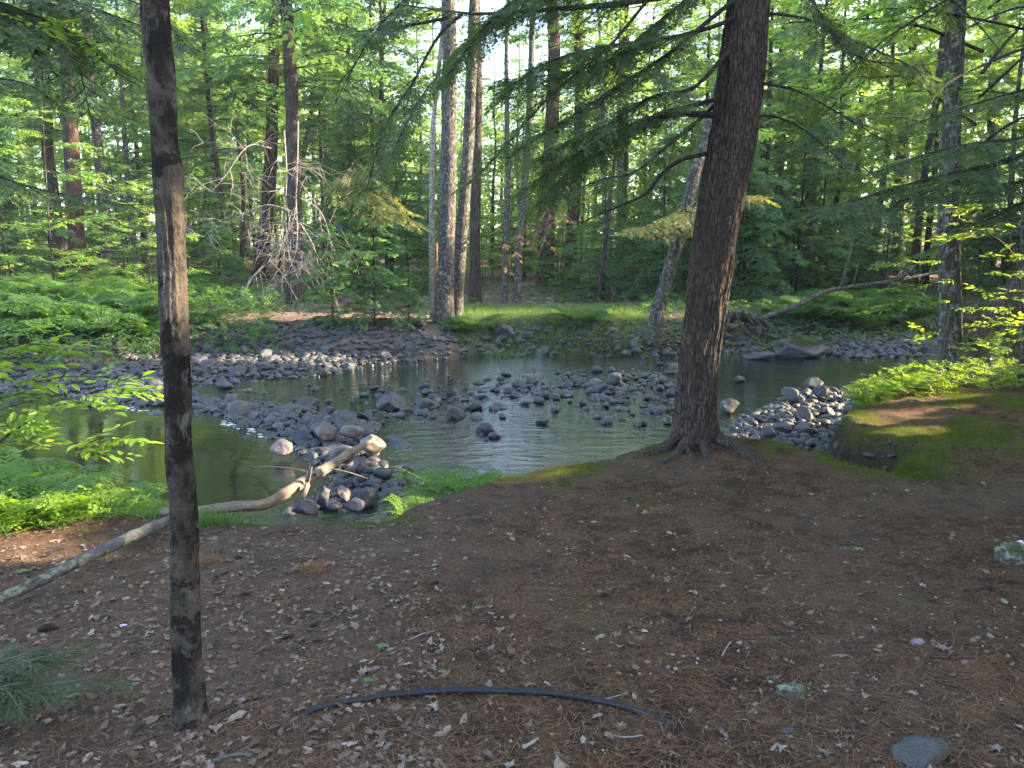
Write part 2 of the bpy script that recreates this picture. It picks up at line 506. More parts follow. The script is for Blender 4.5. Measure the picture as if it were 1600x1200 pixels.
HEM = onz(1086, 697, -0.1)
RT = onz(1484, 600, -0.1)
LIP = onz(1395, 672, 0.08)
def terrain(X, Y, full=False):
    X, Y = np.asarray(X, float), np.asarray(Y, float)
    dn, df = sdist(NEAR, X, Y), sdist(FAR, X, Y)
    wob = 0.10 * fbm(X * 1.7, Y * 1.7, 0, 3, 5)
    dn, df = dn + wob, df + wob * 1.5
    z = -0.93 + 0.05 * fbm(X * 1.3, Y * 1.3, 0, 3, 9)
    bar = np.zeros(X.shape)
    for k, poly in BARS.items():
        d = sdist(poly, X, Y) + wob
        hgt = {'far_bar': 0.10, 'dam': 0.08, 'right_bar': 0.06, 'far_shore': 0.10}[k]
        t = sstep(-0.35, 0.25, d)
        z = np.maximum(z, -0.93 + t * 0.26 + sstep(0, 1.2, d) * hgt + 0.02 * fbm(X * 4, Y * 4, 0, 2, 3))
        bar = np.maximum(bar, t)
    md = segdist(MIDROW, X, Y)
    z = np.maximum(z, -0.93 + 0.24 * sstep(0.9, 0.1, md))
    # near land
    zl = -0.13 + 0.13 * sstep(0.1, 3.2, dn) + 0.035 * fbm(X * 0.8, Y * 0.8, 0, 4, 21) + 0.012 * fbm(X * 6, Y * 6, 0, 3, 22)
    zl = zl + 0.035 * np.exp(-((X + 0.98) ** 2 + (Y - 2.47) ** 2) / 0.018)
    zl = zl + 0.05 * fbm(X * 3.3, Y * 3.3, 0, 3, 27) * sstep(5.2, 6.2, Y) * (X > 2)
    zl = zl + 0.016 * fbm(X * 13, Y * 13, 0, 3, 24) * sstep(9, 6, Y)
    zl = zl + 0.10 * np.exp(-((X - HEM[0]) ** 2 + (Y - HEM[1]) ** 2) / 0.9)
    mound = np.exp(-(((X - RT[0] + 0.5) / 1.5) ** 2 + ((Y - RT[1] + 1.1) / 1.1) ** 2))
    zl = zl + 0.07 * mound
    zl = zl + 0.11 * np.exp(-(((X - LIP[0]) / 0.75) ** 2 + ((Y - LIP[1]) / 0.42) ** 2))
    tn = sstep(-0.30, 0.10, dn)
    z = z * (1 - tn) + zl * tn
    gl = sstep(-0.12, 0.16, sdist(GULLY, X, Y) + 0.5 * wob)
    z = z * (1 - gl) + np.minimum(z, -0.50 + 0.03 * fbm(X * 5, Y * 5, 0, 2, 8)) * gl
    # far land
    zf = -0.36 + 0.26 * sstep(0.0, 1.2, df) + 0.022 * np.clip(df, 0, 60) + 0.05 * fbm(X * 0.5, Y * 0.5, 0, 4, 31) + 0.30 * sstep(1.5, 6, df) * fbm(X * 0.16, Y * 0.16, 0, 2, 33)
    tf = sstep(-0.5, 0.25, df)
    z = z * (1 - tf) + zf * tf
    if not full:
        return z
    moss = np.clip(0.6 * sstep(0.4, 0.0, np.abs(dn - 0.1)) * (dn > -0.3) * sstep(-1.6, -0.6, X) + 0.45 * sstep(0.45, 0.75, mound) * (dn > -0.2) + (0.35 + 0.5 * sstep(3.2, 4.4, X)) * sstep(0.15, 0.45, fbm(X * 0.9 + 3, Y * 0.9, 0, 3, 41) + 0.3 * sstep(3.2, 4.4, X)) * (dn > 0) * (X > 0.3) + 0.2 * sstep(0.9, 0.2, dn) * (dn > 0), 0, 1)
    root = np.exp(-((X - HEM[0]) ** 2 + (Y - HEM[1]) ** 2) / 0.35)
    lip = np.exp(-(((X - LIP[0] - 0.1) / 0.85) ** 2 + ((Y - LIP[1] - 0.35) / 0.75) ** 2))
    moss = np.clip(moss + 0.5 * root + 1.2 * lip, 0, 1) * (1 - gl)
    moss = moss * sstep(-0.25, 0.15, fbm(X * 3.1, Y * 3.1, 0, 4, 61) + 0.5 * (moss - 0.62) + 0.35 * lip)
    bed = np.clip(1 - tn - tf, 0, 1)
    steep = (tn > 0.15) & (tn < 0.9)
    xf = df - 0.3
    dirt = np.clip(gl + np.where(steep, 0.6, 0) + ((tf > 0.15) & (tf < 0.85) & (X > -0.6)) * 0.8, 0, 1)
    sand = sstep(0.0, 0.4, tf) * sstep(1.2, 0.5, df) * (X < -0.6)
    litter = sstep(0.4, 1.4, df)
    leftlit = sstep(-0.2, -1.6, X - 0.15 * Y) * (dn > 0) * 0.35
    return z, moss * (1 - tf), bed, np.clip(litter + leftlit, 0, 1), np.clip(sand, 0, 1), dirt

def TZ(x, y):
    return float(terrain(np.array([x]), np.array([y]))[0])

def hit(px, py, t0=1.5, t1=70):
    d = ray(px, py)
    t = np.geomspace(t0, t1, 900)
    P = np.array([0, 0, CAMZ]) + d * t[:, None]
    below = P[:, 2] < terrain(P[:, 0], P[:, 1])
    i = int(np.argmax(below)) if below.any() else len(t) - 1
    return P[i]

def graded(fine, step, far, growth):
    v = list(np.arange(fine[0], fine[1] + 1e-6, step))
    st = step
    while v[-1] < far[1]:
        st *= growth
        v.append(v[-1] + st)
    st = step
    while v[0] > far[0]:
        st *= growth
        v.insert(0, v[0] - st)
    return np.array(v)

xs = graded((-5.5, 8.5), 0.04, (-420, 420), 1.12)
ys = [1.2]
st = 0.03
while ys[-1] < 420:
    ys.append(ys[-1] + st)
    st = max(st, 0.0) * (1.0065 if ys[-1] < 26 else 1.12)
st = 0.06
while ys[0] > -25:
    ys.insert(0, ys[0] - st)
    st *= 1.2
ys = np.array(ys)
GX, GY = np.meshgrid(xs, ys)
Z, moss_a, bed_a, lit_a, sand_a, dirt_a = terrain(GX, GY, True)
ny, nx = GX.shape
ii, jj = np.meshgrid(np.arange(ny - 1), np.arange(nx - 1), indexing='ij')
Q = np.stack([ii * nx + jj, ii * nx + jj + 1, (ii + 1) * nx + jj + 1, (ii + 1) * nx + jj], -1).reshape(-1, 4)
g = Geo().add(np.stack([GX, GY, Z], -1).reshape(-1, 3), Q)
ground = setting(g.build('ground', MAT['ground']))
for nm, arr in (('moss', moss_a), ('bed', bed_a), ('litter', lit_a), ('sand', sand_a), ('dirt', dirt_a)):
    a = ground.data.attributes.new(nm, 'FLOAT', 'POINT')
    a.data.foreach_set('value', arr.astype(np.float32).ravel())

# water: one gently meshed sheet, the calm pool marked
wx, wy = np.linspace(-60, 60, 300), np.linspace(3.2, 40, 160)
WX, WY = np.meshgrid(wx, wy)
ii, jj = np.meshgrid(np.arange(len(wy) - 1), np.arange(len(wx) - 1), indexing='ij')
Q = np.stack([ii * 300 + jj, ii * 300 + jj + 1, (ii + 1) * 300 + jj + 1, (ii + 1) * 300 + jj], -1).reshape(-1, 4)
water = setting(Geo().add(np.stack([WX, WY, np.full(WX.shape, WZ)], -1).reshape(-1, 3), Q).build('water', MAT['water']))
POOL = pxpoly([(-900, 640), (190, 640), (340, 656), (405, 684), (440, 706), (505, 742), (480, 800), (-900, 860)], WZ)
RPOOL = pxpoly([(1130, 570), (1500, 565), (1500, 600), (1240, 604), (1130, 600)], WZ)
cl = np.maximum(sstep(-0.2, 0.5, sdist(POOL, WX, WY)), 0.6 * sstep(-0.2, 0.4, sdist(RPOOL, WX, WY)))
a = water.data.attributes.new('calm', 'FLOAT', 'POINT')
a.data.foreach_set('value', cl.astype(np.float32).ravel())

# ------------------------------------------------------------------ sun shafts
for p, r in [((242 + 30, 365), 0.20)]:
    SHAFTS.append((at(p[0] + 4, p[1], 2.48), 0.17))
for px, py, z, r in [(560, 690, -0.45, 0.45), (450, 770, -0.35, 0.22), (510, 735, -0.3, 0.25), (420, 785, -0.3, 0.18), (1235, 655, -0.5, 0.5), (1300, 630, -0.5, 0.45), (1180, 620, -0.6, 0.35), (1330, 590, -0.5, 0.6), (1195, 690, -0.5, 0.35), (1280, 645, -0.5, 0.4), (1160, 655, -0.5, 0.3),
                     (70, 765, 0.3, 0.24), (1370, 650, 0.05, 0.25), (15, 790, 0.25, 0.18)]:
    SHAFTS.append((onz(px, py, z), r))
for px, py, Y, r in [(1560, 500, 8.0, 0.5), (1500, 390, 9.0, 0.5), (1540, 540, 8.5, 0.4), (1480, 480, 9, .4), (120, 650, 4.6, 0.18), (170, 690, 4.6, 0.15), (60, 730, 4.8, 0.3),
                     (600, 335, 16.5, 0.6), (830, 370, 15.5, 0.55), (1040, 355, 15.5, 0.7), (1160, 300, 6.6, 0.10), (560, 315, 16.6, .5)]:
    SHAFTS.append((at(px, py, Y), r))

# ------------------------------------------------------------------ foliage templates
def quadset(items):
    V = np.array([p for it in items for p in it], float)
    n = len(items[0])
    return V, np.arange(len(V)).reshape(-1, n)

def twig_template(pairs, ln, wd, seed, tip=True):
    r = np.random.default_rng(seed)
    it = []
    for i in range(pairs):
        x = (i + 0.3) / pairs
        l = ln * (1.0 - 0.45 * x) * r.uniform(0.8, 1.15)
        for sgn in (-1, 1):
            xx = x + r.uniform(-0.25, 0.25) / pairs
            zt = r.uniform(-0.35, 0.25) * l
            dx = l * r.uniform(0.25, 0.6)
            it.append([(xx - wd / 2, 0, 0), (xx + dx * 0.5 - wd * 0.6, sgn * l * 0.55, zt * 0.3), (xx + dx, sgn * l, zt), (xx + wd / 2 + dx * 0.45, sgn * l * 0.45, zt * 0.25)])
    if tip:
        it.append([(0.8, 0, 0), (0.95, wd, 0.0), (1.12, 0, -0.02), (0.95, -wd, 0)])
    return quadset(it)

TW_NEAR = [twig_template(8, 0.19, 0.085, s) for s in (1, 2, 3)]
TW_MID = [twig_template(5, 0.26, 0.11, s) for s in (4, 5)]
TW_FAR = [twig_template(3, 0.36, 0.24, s) for s in (6, 7)]

LEAF = np.array([(0, 0, 0), (0.3, 0.24, 0.03), (0.62, 0.2, 0.02), (1, 0, -0.10), (0.62, -0.2, 0.02), (0.3, -0.24, 0.03)], float)
LEAF_Q = np.array([[0, 3, 2, 1], [0, 5, 4, 3]])
def leaf_spray(n, seed, size=0.30, quad=True):
    r = np.random.default_rng(seed)
    O, X, Zv, s = [], [], [], []
    for i in range(n):
        x = (i + 0.5) / n
        sg = 1 if i % 2 else -1
        a = r.uniform(0.6, 1.2) * sg if i < n - 1 else 0
        O.append((x * 0.9, 0.02 * sg, r.uniform(-0.03, 0.03)))
        X.append((math.cos(a), math.sin(a), r.uniform(-0.35, 0.1)))
        Zv.append((r.uniform(-0.35, 0.35), r.uniform(-0.35, 0.35), 1))
        s.append(size * r.uniform(0.75, 1.2))
    if quad:
        T = np.array([(0, 0, 0), (0.5, 0.27, 0.03), (1, 0, -0.08), (0.5, -0.27, 0.03)], float)
        Fq = np.array([[0, 3, 2, 1]])
    else:
        T, Fq = LEAF, LEAF_Q
    return inst(T, Fq, np.array(O), np.array(X), np.array(Zv), np.array(s))
SP_FAR = [leaf_spray(8, s, 0.34) for s in (11, 12, 13)]
SP_NEAR = [leaf_spray(9, s, 0.30, False) for s in (14, 15, 16)]

def add_inst(geo, temps, O, X, Zv, s, mat=0, do_carve=False):
    O, X, Zv, s = np.asarray(O, float), np.asarray(X, float), np.asarray(Zv, float), np.asarray(s, float)
    if do_carve and len(O):
        k = carve(O, s * 0.35)
        O, X, Zv, s = O[k], X[k], Zv[k], s[k]
    if not len(O):
        return
    pick = rng.integers(0, len(temps), len(O))
    for i, (T, Fq) in enumerate(temps):
        q = pick == i
        if q.any():
            geo.add(*inst(T, Fq, O[q], X[q], Zv[q], s[q]), mat)

def bough(geo, path, r0, side, twig, sp_side, sp_twig, temps, start=0.15, droop=0.25, wood=1, leaf=0, density=1.0, do_carve=False, sides=4, taper=0.75, tip_r=0.003):
    """a conifer bough: a limb along path, flat drooping side sprays, needled twigs"""
    P = resample(path, 16)
    if do_carve and sides == 3:
        bad = np.where(~carve(P, 0.14))[0]
        if len(bad):
            if bad[0] < 4:
                return
            P = resample(P[:bad[0]], 16)
    L = np.linalg.norm(np.diff(P, axis=0), axis=1).sum()
    rad = np.linspace(r0, tip_r, len(P))
    geo.add(*tube(P, rad, sides), wood)
    T = unit(np.gradient(P, axis=0))
    s = start
    O, X, Zv, sc = [], [], [], []
    sgn = 1
    up = np.array([0, 0, 1.0])
    while s < 1.0:
        f = s * (len(P) - 1)
        i = min(int(f), len(P) - 2)
        p = P[i] + (P[i + 1] - P[i]) * (f - i)
        t = T[i]
        lat = np.cross(t, up)
        ln_ = np.linalg.norm(lat)
        lat = lat / ln_ if ln_ > 0.2 else unit(np.array([rng.normal(), rng.normal(), 0.0]))
        a = rng.uniform(0.75, 1.15)
        l = side * (0.35 + 0.65 * (1 - s) ** taper) * rng.uniform(0.6, 1.15)
        if s < start + 0.25:
            l *= 0.6 + 0.4 * (s - start) / 0.25
        if rng.random() < density:
            d = t * math.cos(a) + lat * sgn * math.sin(a) + up * rng.uniform(-droop, droop * 0.25)
            d = d / np.linalg.norm(d)
            k = max(2, int(l / sp_twig))
            u = np.linspace(0.08, 1, k)
            pts = p + d * (u * l)[:, None] + up * (-droop * l * (u ** 2) * 0.6)[:, None]
            if do_carve and carve(pts, 0.14).mean() < 0.95:
                s += sp_side / L * 0.5
                continue
            geo.add(*tube(np.vstack([p, pts[k // 2], pts[-1]]), [max(0.0035, l * 0.008), max(0.0025, l * 0.005), 0.0015], 3), wood)
            tl = unit(np.gradient(pts, axis=0)) if k > 1 else np.array([d])
            n0 = unit(np.cross(tl, np.cross(up, tl)) + rng.normal(0, 0.12, (k, 3)))
            l2 = np.cross(n0, tl)
            sg = np.where(np.arange(k) % 2 == 0, 1.0, -1.0)
            for side2 in (sg, -sg):
                ang = rng.uniform(0.6, 1.0, k)[:, None]
                dd = tl * np.cos(ang) + l2 * side2[:, None] * np.sin(ang) - up * rng.uniform(0.0, droop * 0.9, k)[:, None]
                O.append(pts); X.append(dd); Zv.append(n0 + rng.normal(0, 0.15, (k, 3)))
                sc.append(twig * (0.55 + 0.55 * (1 - u)) * rng.uniform(0.7, 1.2, k))
            O.append(pts[-1:]); X.append(tl[-1:]); Zv.append(n0[-1:]); sc.append(np.array([twig * 0.8]))
        sgn = -sgn
        s += sp_side / L * 0.5 * rng.uniform(0.7, 1.3)
    if O:
        add_inst(geo, temps, np.concatenate(O), np.concatenate(X), np.concatenate(Zv), np.concatenate(sc), leaf, do_carve)

# ------------------------------------------------------------------ tree kinds
def trunk_geo(P, r0, r1, n=12, k=40, flare=0.5, flare_h=0.5, bump=0.06, seed=0, roots=0, zcap=False):
    P = resample(P, k)
    h = np.linspace(0, 1, k)
    L = np.linalg.norm(np.diff(P, axis=0), axis=1).sum()
    rad = r0 + (r1 - r0) * h
    V, Q = tube(P, rad, n)
    V = V.reshape(k, n, 3)
    C = P[:, None]
    dv = V - C
    ang = np.linspace(0, 2 * np.pi, n, endpoint=False)[None]
    zz = (h * L)[:, None]
    nb = fbm(np.cos(ang) * 1.6 + seed, np.sin(ang) * 1.6, zz * 1.4, 4, seed + 3)
    m = 1 + bump * 2 * nb
    rt = 1.0
    if roots:
        rt = 0.55 + 0.75 * np.maximum(0, np.cos(ang * roots / 1.0 + seed)) ** 1.5
    m = m + flare * np.exp(-zz / flare_h) * rt
    V = C + dv * m[..., None]
    return Geo().add(V.reshape(-1, 3), Q)

def hem_crown(H, z0, Lmax, step, per, temps, twig, sp_side, sp_twig, matleaf, seed, shape=0.8, side=0.55, lean=0.0, rbase=0.03, carve_at=None, density=0.9):
    global rng
    keep = rng
    rng = np.random.default_rng(seed)
    g = Geo()
    z = z0
    while z < H:
        f = (z - z0) / (H - z0)
        for _ in range(per):
            a = rng.uniform(0, 2 * np.pi)
            L = (Lmax * (1 - f) ** shape + 0.25) * rng.uniform(0.55, 1.1)
            zz = z + rng.uniform(-step, step) * 0.5
            d = np.array([math.cos(a), math.sin(a), 0])
            rise = rng.uniform(-0.05, 0.22)
            p0 = np.array([0, 0, zz])
            path = np.array([p0, p0 + d * L * 0.4 + [0, 0, L * rise * 0.6], p0 + d * L * 0.75 + [0, 0, L * (rise * 0.6 - 0.06)], p0 + d * L + [0, 0, L * (rise * 0.4 - 0.22)]])
            path[1:, :2] += rng.normal(0, 0.05 * L, (3, 2))
            if carve_at is not None:
                path = path + np.asarray(carve_at)
            bough(g, path, rbase * (1 - f * 0.7), side * min(1, L / 1.5 + 0.2), twig, sp_side, sp_twig, temps, 0.12, 0.3, 1, 0, density, carve_at is not None, 3, tip_r=0.004)
        z += step
    rng = keep
    return g

def broad_crown(H, z0, Rmax, n1, seed, temps, spray, flat=0.35, dens=1.0, top=0.75, n2=7, wood_r=0.03, cut=False):
    """broadleaf crown: rising limbs, side limbs in flat layers, leafy sprays"""
    r = np.random.default_rng(seed)
    g = Geo()
    O, X, Zv, sc = [], [], [], []
    for i in range(n1):
        f = (i + r.uniform(0, 1)) / n1
        z = z0 + (H - z0) * (f ** 1.0) * 0.92
        a = i * 2.399 + r.uniform(-0.5, 0.5)
        prof = (math.sin(math.pi * min(1, 0.18 + 0.8 * f)) ** 0.8)
        L = Rmax * prof * r.uniform(0.6, 1.1)
        d = np.array([math.cos(a), math.sin(a), 0])
        rise = r.uniform(0.05, 0.45) if top > 0 else r.uniform(-0.05, 0.2)
        p0 = np.array([0, 0, z])
        P = resample(np.array([p0, p0 + d * L * 0.45 + [0, 0, L * rise * 0.7], p0 + d * L + [0, 0, L * rise * 0.8]]) + np.vstack([np.zeros(3), r.normal(0, 0.06 * L, (2, 3))]), 8)
        g.add(*tube(P, np.linspace(wood_r * (0.4 + 0.6 * (1 - f)), 0.006, 8), 4), 1)
        for j in range(n2):
            u = r.uniform(0.25, 1.0)
            k = min(int(u * 7), 6)
            p = P[k] + (P[k + 1] - P[k]) * (u * 7 - k)
            b = a + r.choice([-1, 1]) * r.uniform(0.3, 1.3)
            l = L * r.uniform(0.2, 0.5) + 0.2
            d2 = np.array([math.cos(b), math.sin(b), r.uniform(-0.25, 0.25)])
            g.add(*tube(np.array([p, p + d2 * l * 0.6, p + d2 * l + [0, 0, -0.08 * l]]), [0.008, 0.005, 0.003], 3), 1)
            m = max(2, int(dens * l / spray * 2.6))
            uu = r.uniform(0.15, 1.0, m)
            q = p + d2 * (uu * l)[:, None] + r.normal(0, 0.05 * spray, (m, 3))
            bb = b + r.uniform(-1.1, 1.1, m)
            O.append(q)
            X.append(np.stack([np.cos(bb), np.sin(bb), r.normal(-0.1, flat * 0.6, m)], 1))
            Zv.append(np.stack([r.normal(0, flat, m), r.normal(0, flat, m), np.ones(m)], 1))
            sc.append(spray * r.uniform(0.7, 1.25, m))
    add_inst(g, temps, np.concatenate(O), np.concatenate(X), np.concatenate(Zv), np.concatenate(sc), 0, cut)
    return g

KINDS = {}
def proto(kind, crown, crown_mats, trunk, trunk_mat, label, cat, group):
    KINDS.setdefault(kind, []).append(dict(c=crown, cm=crown_mats, t=trunk, tm=trunk_mat, label=label, cat=cat, group=group, cme=None, tme=None))

def wavy(H, amp, seed, n=6):
    r = np.random.default_rng(seed)
    P = np.zeros((n, 3))
    P[:, 2] = np.linspace(-0.15, H, n)
    P[1:, :2] = np.cumsum(r.normal(0, amp, (n - 1, 2)), 0)
    return P

# tall hemlocks
for s in range(3):
    H = (13, 15, 11)[s]
    proto('hemlock', hem_crown(H, (2.2, 3.4, 1.6)[s], (3.0, 3.2, 2.7)[s], 0.55, 4, TW_FAR, 0.30, 0.30, 0.17, None, 100 + s), ['hem_far', 'bark_twig'],
          trunk_geo(wavy(H, 0.05, s), 0.17, 0.02, 8, 24, 0.5, 0.4, 0.05, s), 'bark_dark',
          'tall hemlock with drooping feathery boughs deep in the far forest', 'tree', 'hemlocks deep in the far forest')
# young hemlocks, low and dense
for s in range(3):
    H = (4.2, 5.5, 3.0)[s]
    proto('young_hemlock', hem_crown(H, 0.35, (1.5, 1.7, 1.2)[s], 0.30, 4, TW_FAR, 0.22, 0.24, 0.13, None, 120 + s, 0.9, 0.45, rbase=0.015), ['hem_far', 'bark_twig'],
          trunk_geo(wavy(H, 0.03, s + 9), 0.045, 0.008, 6, 14, 0.3, 0.2, 0.05, s), 'bark_dark',
          'young hemlock with branches down to the forest floor across the river', 'sapling', 'young hemlocks under the far trees')
# tall broadleaf trees
for s in range(3):
    H = (16, 19, 14)[s]
    proto('broadleaf_tree', broad_crown(H, (4.0, 6.0, 2.6)[s], (3.4, 3.8, 3.2)[s], (30, 32, 30)[s], 140 + s, SP_FAR, 0.32, 0.40, 1.25, 0.75, 9), ['broad', 'bark_twig'],
          trunk_geo(wavy(H, 0.10, s + 20), 0.15, 0.03, 8, 24, 0.4, 0.4, 0.05, s), ('bark_grey', 'bark_dark', 'bark_dark')[s],
          'tall broadleaf tree with light green leaves deep in the far forest', 'tree', 'broadleaf trees deep in the far forest')
# broadleaf saplings in flat layers
for s in range(3):
    H = (3.0, 4.5, 2.2)[s]
    proto('broadleaf_sapling', broad_crown(H, 0.4, (1.3, 1.6, 1.0)[s], (14, 18, 11)[s], 160 + s, SP_FAR, 0.20, 0.25, 1.2, 0, 5, 0.012), ['broad', 'bark_twig'],
          trunk_geo(wavy(H, 0.04, s + 30), 0.022, 0.006, 5, 12, 0.2, 0.1, 0.04, s), 'bark_dark',
          'leafy broadleaf sapling with flat layers of leaves across the river', 'sapling', 'broadleaf saplings under the far trees')

def plant(kind, x, y, scale=1.0, variant=None, rot=None, label=None, group=None, name=None, trunk=True, cat=None, sink=0.05, z=None, zscale=None):
    k = KINDS[kind]
    p = k[variant if variant is not None else int(rng.integers(len(k)))]
    root = empty(name or kind, (x, y, (TZ(x, y) if z is None else z) - sink), label or p['label'], cat or p['cat'], group if group is not None else (p['group'] if label is None else None))
    root.rotation_euler = (0, 0, rng.uniform(0, 6.28) if rot is None else rot)
    root.scale = (scale, scale, zscale or scale)
    if p['cme'] is None:
        o = p['c'].build('crown', [MAT[m] for m in p['cm']], root, False)
        p['cme'] = o.data
        o = p['t'].build('trunk', MAT[p['tm']], root)
        p['tme'] = o.data
    else:
        link('crown', p['cme'], root)
        if trunk:
            link('trunk', p['tme'], root)
    return root

# ------------------------------------------------------------------ named trees beyond the river
# (foot px, foot py, points above [(px,py)...], width px, bark, crown kind / variant / scale, label)
def far_trunk(foot, ups, wpx, bark, label, name='forest_tree', H=13.0, crown=None, taper=0.55, roots=0, flare=0.5, cz=0.0, cs=1.0, group=None, fd=None, n=14, dY=0.0):
    b = hit(*foot) if fd is None else at(foot[0], foot[1], fd)
    Y = b[1]
    pts = [b]
    for k, (px, py) in enumerate(ups):
        pts.append(at(px, py, Y + dY * (k + 1)))
    d = unit(pts[-1] - pts[-2] if len(pts) > 1 else np.array([0, 0, 1.0]))
    top = pts[-1].copy()
    while top[2] < b[2] + H - 1.5:
        dd = unit(d * 0.6 + np.array([rng.normal(0, 0.05), rng.normal(0, 0.05), 0.5]))
        top = top + dd * 2.5
        pts.append(top.copy())
    P = np.array(pts) - b
    P = np.vstack([[P[0][0], P[0][1], -0.25], P[1:]]) if len(P) > 1 else P
    r0 = wpx * (Y / math.cos(R(PITCH)) * 0.99) / F / 2
    root = empty(name, b, label, 'tree', group)
    k = min(90, max(24, int(H * 4)))
    g = trunk_geo(P, r0 * 1.05, r0 * taper, n, k, flare, 0.35, 0.07, int(abs(foot[0])) % 50, roots)
    g.build('trunk', MAT[bark], root)
    if crown:
        kind, var = crown
        p = KINDS[kind][var]
        if p['cme'] is None:
            plant_first(kind, var)
        c = link('crown', p['cme'], root)
        c.scale = (cs, cs, cs)
        c.rotation_euler = (0, 0, rng.uniform(0, 6.28))
        zt = cz
        Pz = resample(P, 60)
        i = int(np.argmin(abs(Pz[:, 2] - (zt + 5))))
        c.location = (Pz[i, 0], Pz[i, 1], zt)
    return root, P + b, r0

def plant_first(kind, var):
    p = KINDS[kind][var]
    me = p['c'].build('crown', [MAT[m] for m in p['cm']], None, False)
    p['cme'] = me.data
    bpy.data.objects.remove(me)
    o = p['t'].build('trunk', MAT[p['tm']], None)
    p['tme'] = o.data
    bpy.data.objects.remove(o)
for kk in KINDS:
    for vv in range(len(KINDS[kk])):
        plant_first(kk, vv)

far_trunk((42, 440), [(22, 360), (2, 290), (-14, 180)], 27, 'bark_dark', 'dark trunk leaning out of the left edge beyond the river', crown=('broadleaf_tree', 0), cz=2.0)
far_trunk((100, 440), [(88, 330), (72, 220), (62, 140)], 17, 'bark_dark', 'slim dark trunk just left of the reddish trunk beyond the ferns', crown=('hemlock', 1), cz=2.0)
far_trunk((82, 436), [(80, 320), (78, 200), (74, 120)], 11, 'bark_dark', 'thinnest of the dark trunks at the far left of the opposite bank', H=11, crown=('broadleaf_tree', 1), cz=0.0)
far_trunk((126, 455), [(117, 330), (110, 200), (104, 80)], 25, 'bark_red', 'stout reddish brown trunk standing behind the left ferns', crown=('hemlock', 0), cz=3.5)
far_trunk((170, 452), [(162, 330), (150, 200), (138, 90)], 16, 'bark_grey', 'pale grey trunk right of the stout reddish trunk', crown=('broadleaf_tree', 1), cz=1.0)
far_trunk((266, 430), [(240, 190), (222, 60)], 17, 'bark_grey', 'grey trunk half hidden behind the foreground trunk', crown=('broadleaf_tree', 0), cz=3.0)
far_trunk((358, 432), [(345, 300), (328, 180), (314, 10)], 9, 'bark_dark', 'thin dark leaning stem right of the foreground trunk', H=11, crown=('hemlock', 2), cz=3.0)
far_trunk((376, 430), [(380, 300), (366, 170), (350, 50)], 7, 'bark_dark', 'thinnest bent stem between the leaning stem and the double trunk', H=10, crown=('broadleaf_tree', 2), cz=3.0)
far_trunk((404, 434), [(420, 300), (426, 160), (428, 20)], 22, 'bark_red', 'left trunk of the dark pair behind the bleached dead limbs', crown=('hemlock', 1), cz=3.0)
far_trunk((462, 474), [(460, 300), (456, 160), (450, 40)], 24, 'bark_dark', 'right trunk of the dark pair draped with bleached dead limbs', crown=('hemlock', 0), cz=4.0, flare=0.8)
far_trunk((436, 432), [(452, 350), (474, 240), (486, 180)], 11, 'bark_dark', 'slanting trunk passing behind the dark pair', H=10, crown=('broadleaf_tree', 0), cz=3.0)
far_trunk((556, 442), [(553, 380), (548, 280), (545, 150)], 9, 'bark_dark', 'slim dark stem midway between dark pair and grey twin trunk', H=11, crown=('hemlock', 2), cz=2.0)
far_trunk((584, 440), [(588, 330), (592, 200)], 9, 'bark_grey', 'slim grey stem left of the lichened twin trunk', H=12, crown=('broadleaf_tree', 1), cz=1.0)
far_trunk((504, 436), [(506, 360), (504, 300), (500, 200)], 7, 'bark_dark', 'very thin dark stem just right of the bleached dead limbs', H=9, crown=('young_hemlock', 1), cz=4.0)
far_trunk((693, 506), [(696, 430), (700, 300), (702, 150), (702, 60)], 26, 'bark_grey', 'thick lichen-grey trunk of the twin tree on the far bank', name='twin_trunk_tree', crown=('broadleaf_tree', 0), cz=7.5, cs=.45, flare=0.6, roots=4, n=24)
far_trunk((712, 498), [(716, 430), (724, 330), (732, 220), (737, 100)], 19, 'bark_grey', 'thinner lichen-grey trunk leaning right beside its thick twin', name='twin_trunk_tree', crown=('broadleaf_tree', 1), cz=7.0, cs=.4, n=18, flare=0.3)
far_trunk((676, 498), [(675, 400), (675, 280), (678, 180)], 9, 'bark_pale', 'slender pale stem hugging the left of the twin tree', H=10, crown=('broadleaf_tree', 2), cz=5.0, cs=.4, flare=0.2)
far_trunk((743, 474), [(742, 380), (745, 240), (746, 110)], 17, 'bark_dark', 'straight dark grey trunk behind the grassy bank')
far_trunk((787, 474), [(790, 380), (794, 280), (792, 180)], 9, 'bark_grey', 'slim trunk at the left of the close pair behind the grass', H=12)
far_trunk((808, 474), [(810, 400), (822, 260), (828, 150)], 12, 'bark_grey', 'thicker trunk at the right of the close pair behind the grass', H=12)
far_trunk((852, 446), [(856, 330), (862, 200), (866, 90)], 25, 'bark_red', 'stout reddish trunk behind the dead rusty twigs', crown=('hemlock', 1), cz=8.0, cs=.5)
far_trunk((893, 438), [(893, 380), (900, 280), (906, 180)], 20, 'bark_red', 'reddish trunk beyond the rusty twigs, right of the stoutest one', crown=('hemlock', 0), cz=8.0, cs=.5)
far_trunk((934, 474), [(940, 420), (946, 380), (952, 330)], 7, 'bark_dark', 'thin dark stem rising from the right end of the grass', H=6, crown=('broadleaf_sapling', 1), cz=3.2)
far_trunk((968, 462), [(954, 436), (950, 380), (944, 300), (940, 240)], 7, 'bark_pale', 'crooked white birch stem with a bent foot behind the grass', H=9, name='birch_tree', crown=('broadleaf_tree', 2), cz=3.5, flare=0.3)
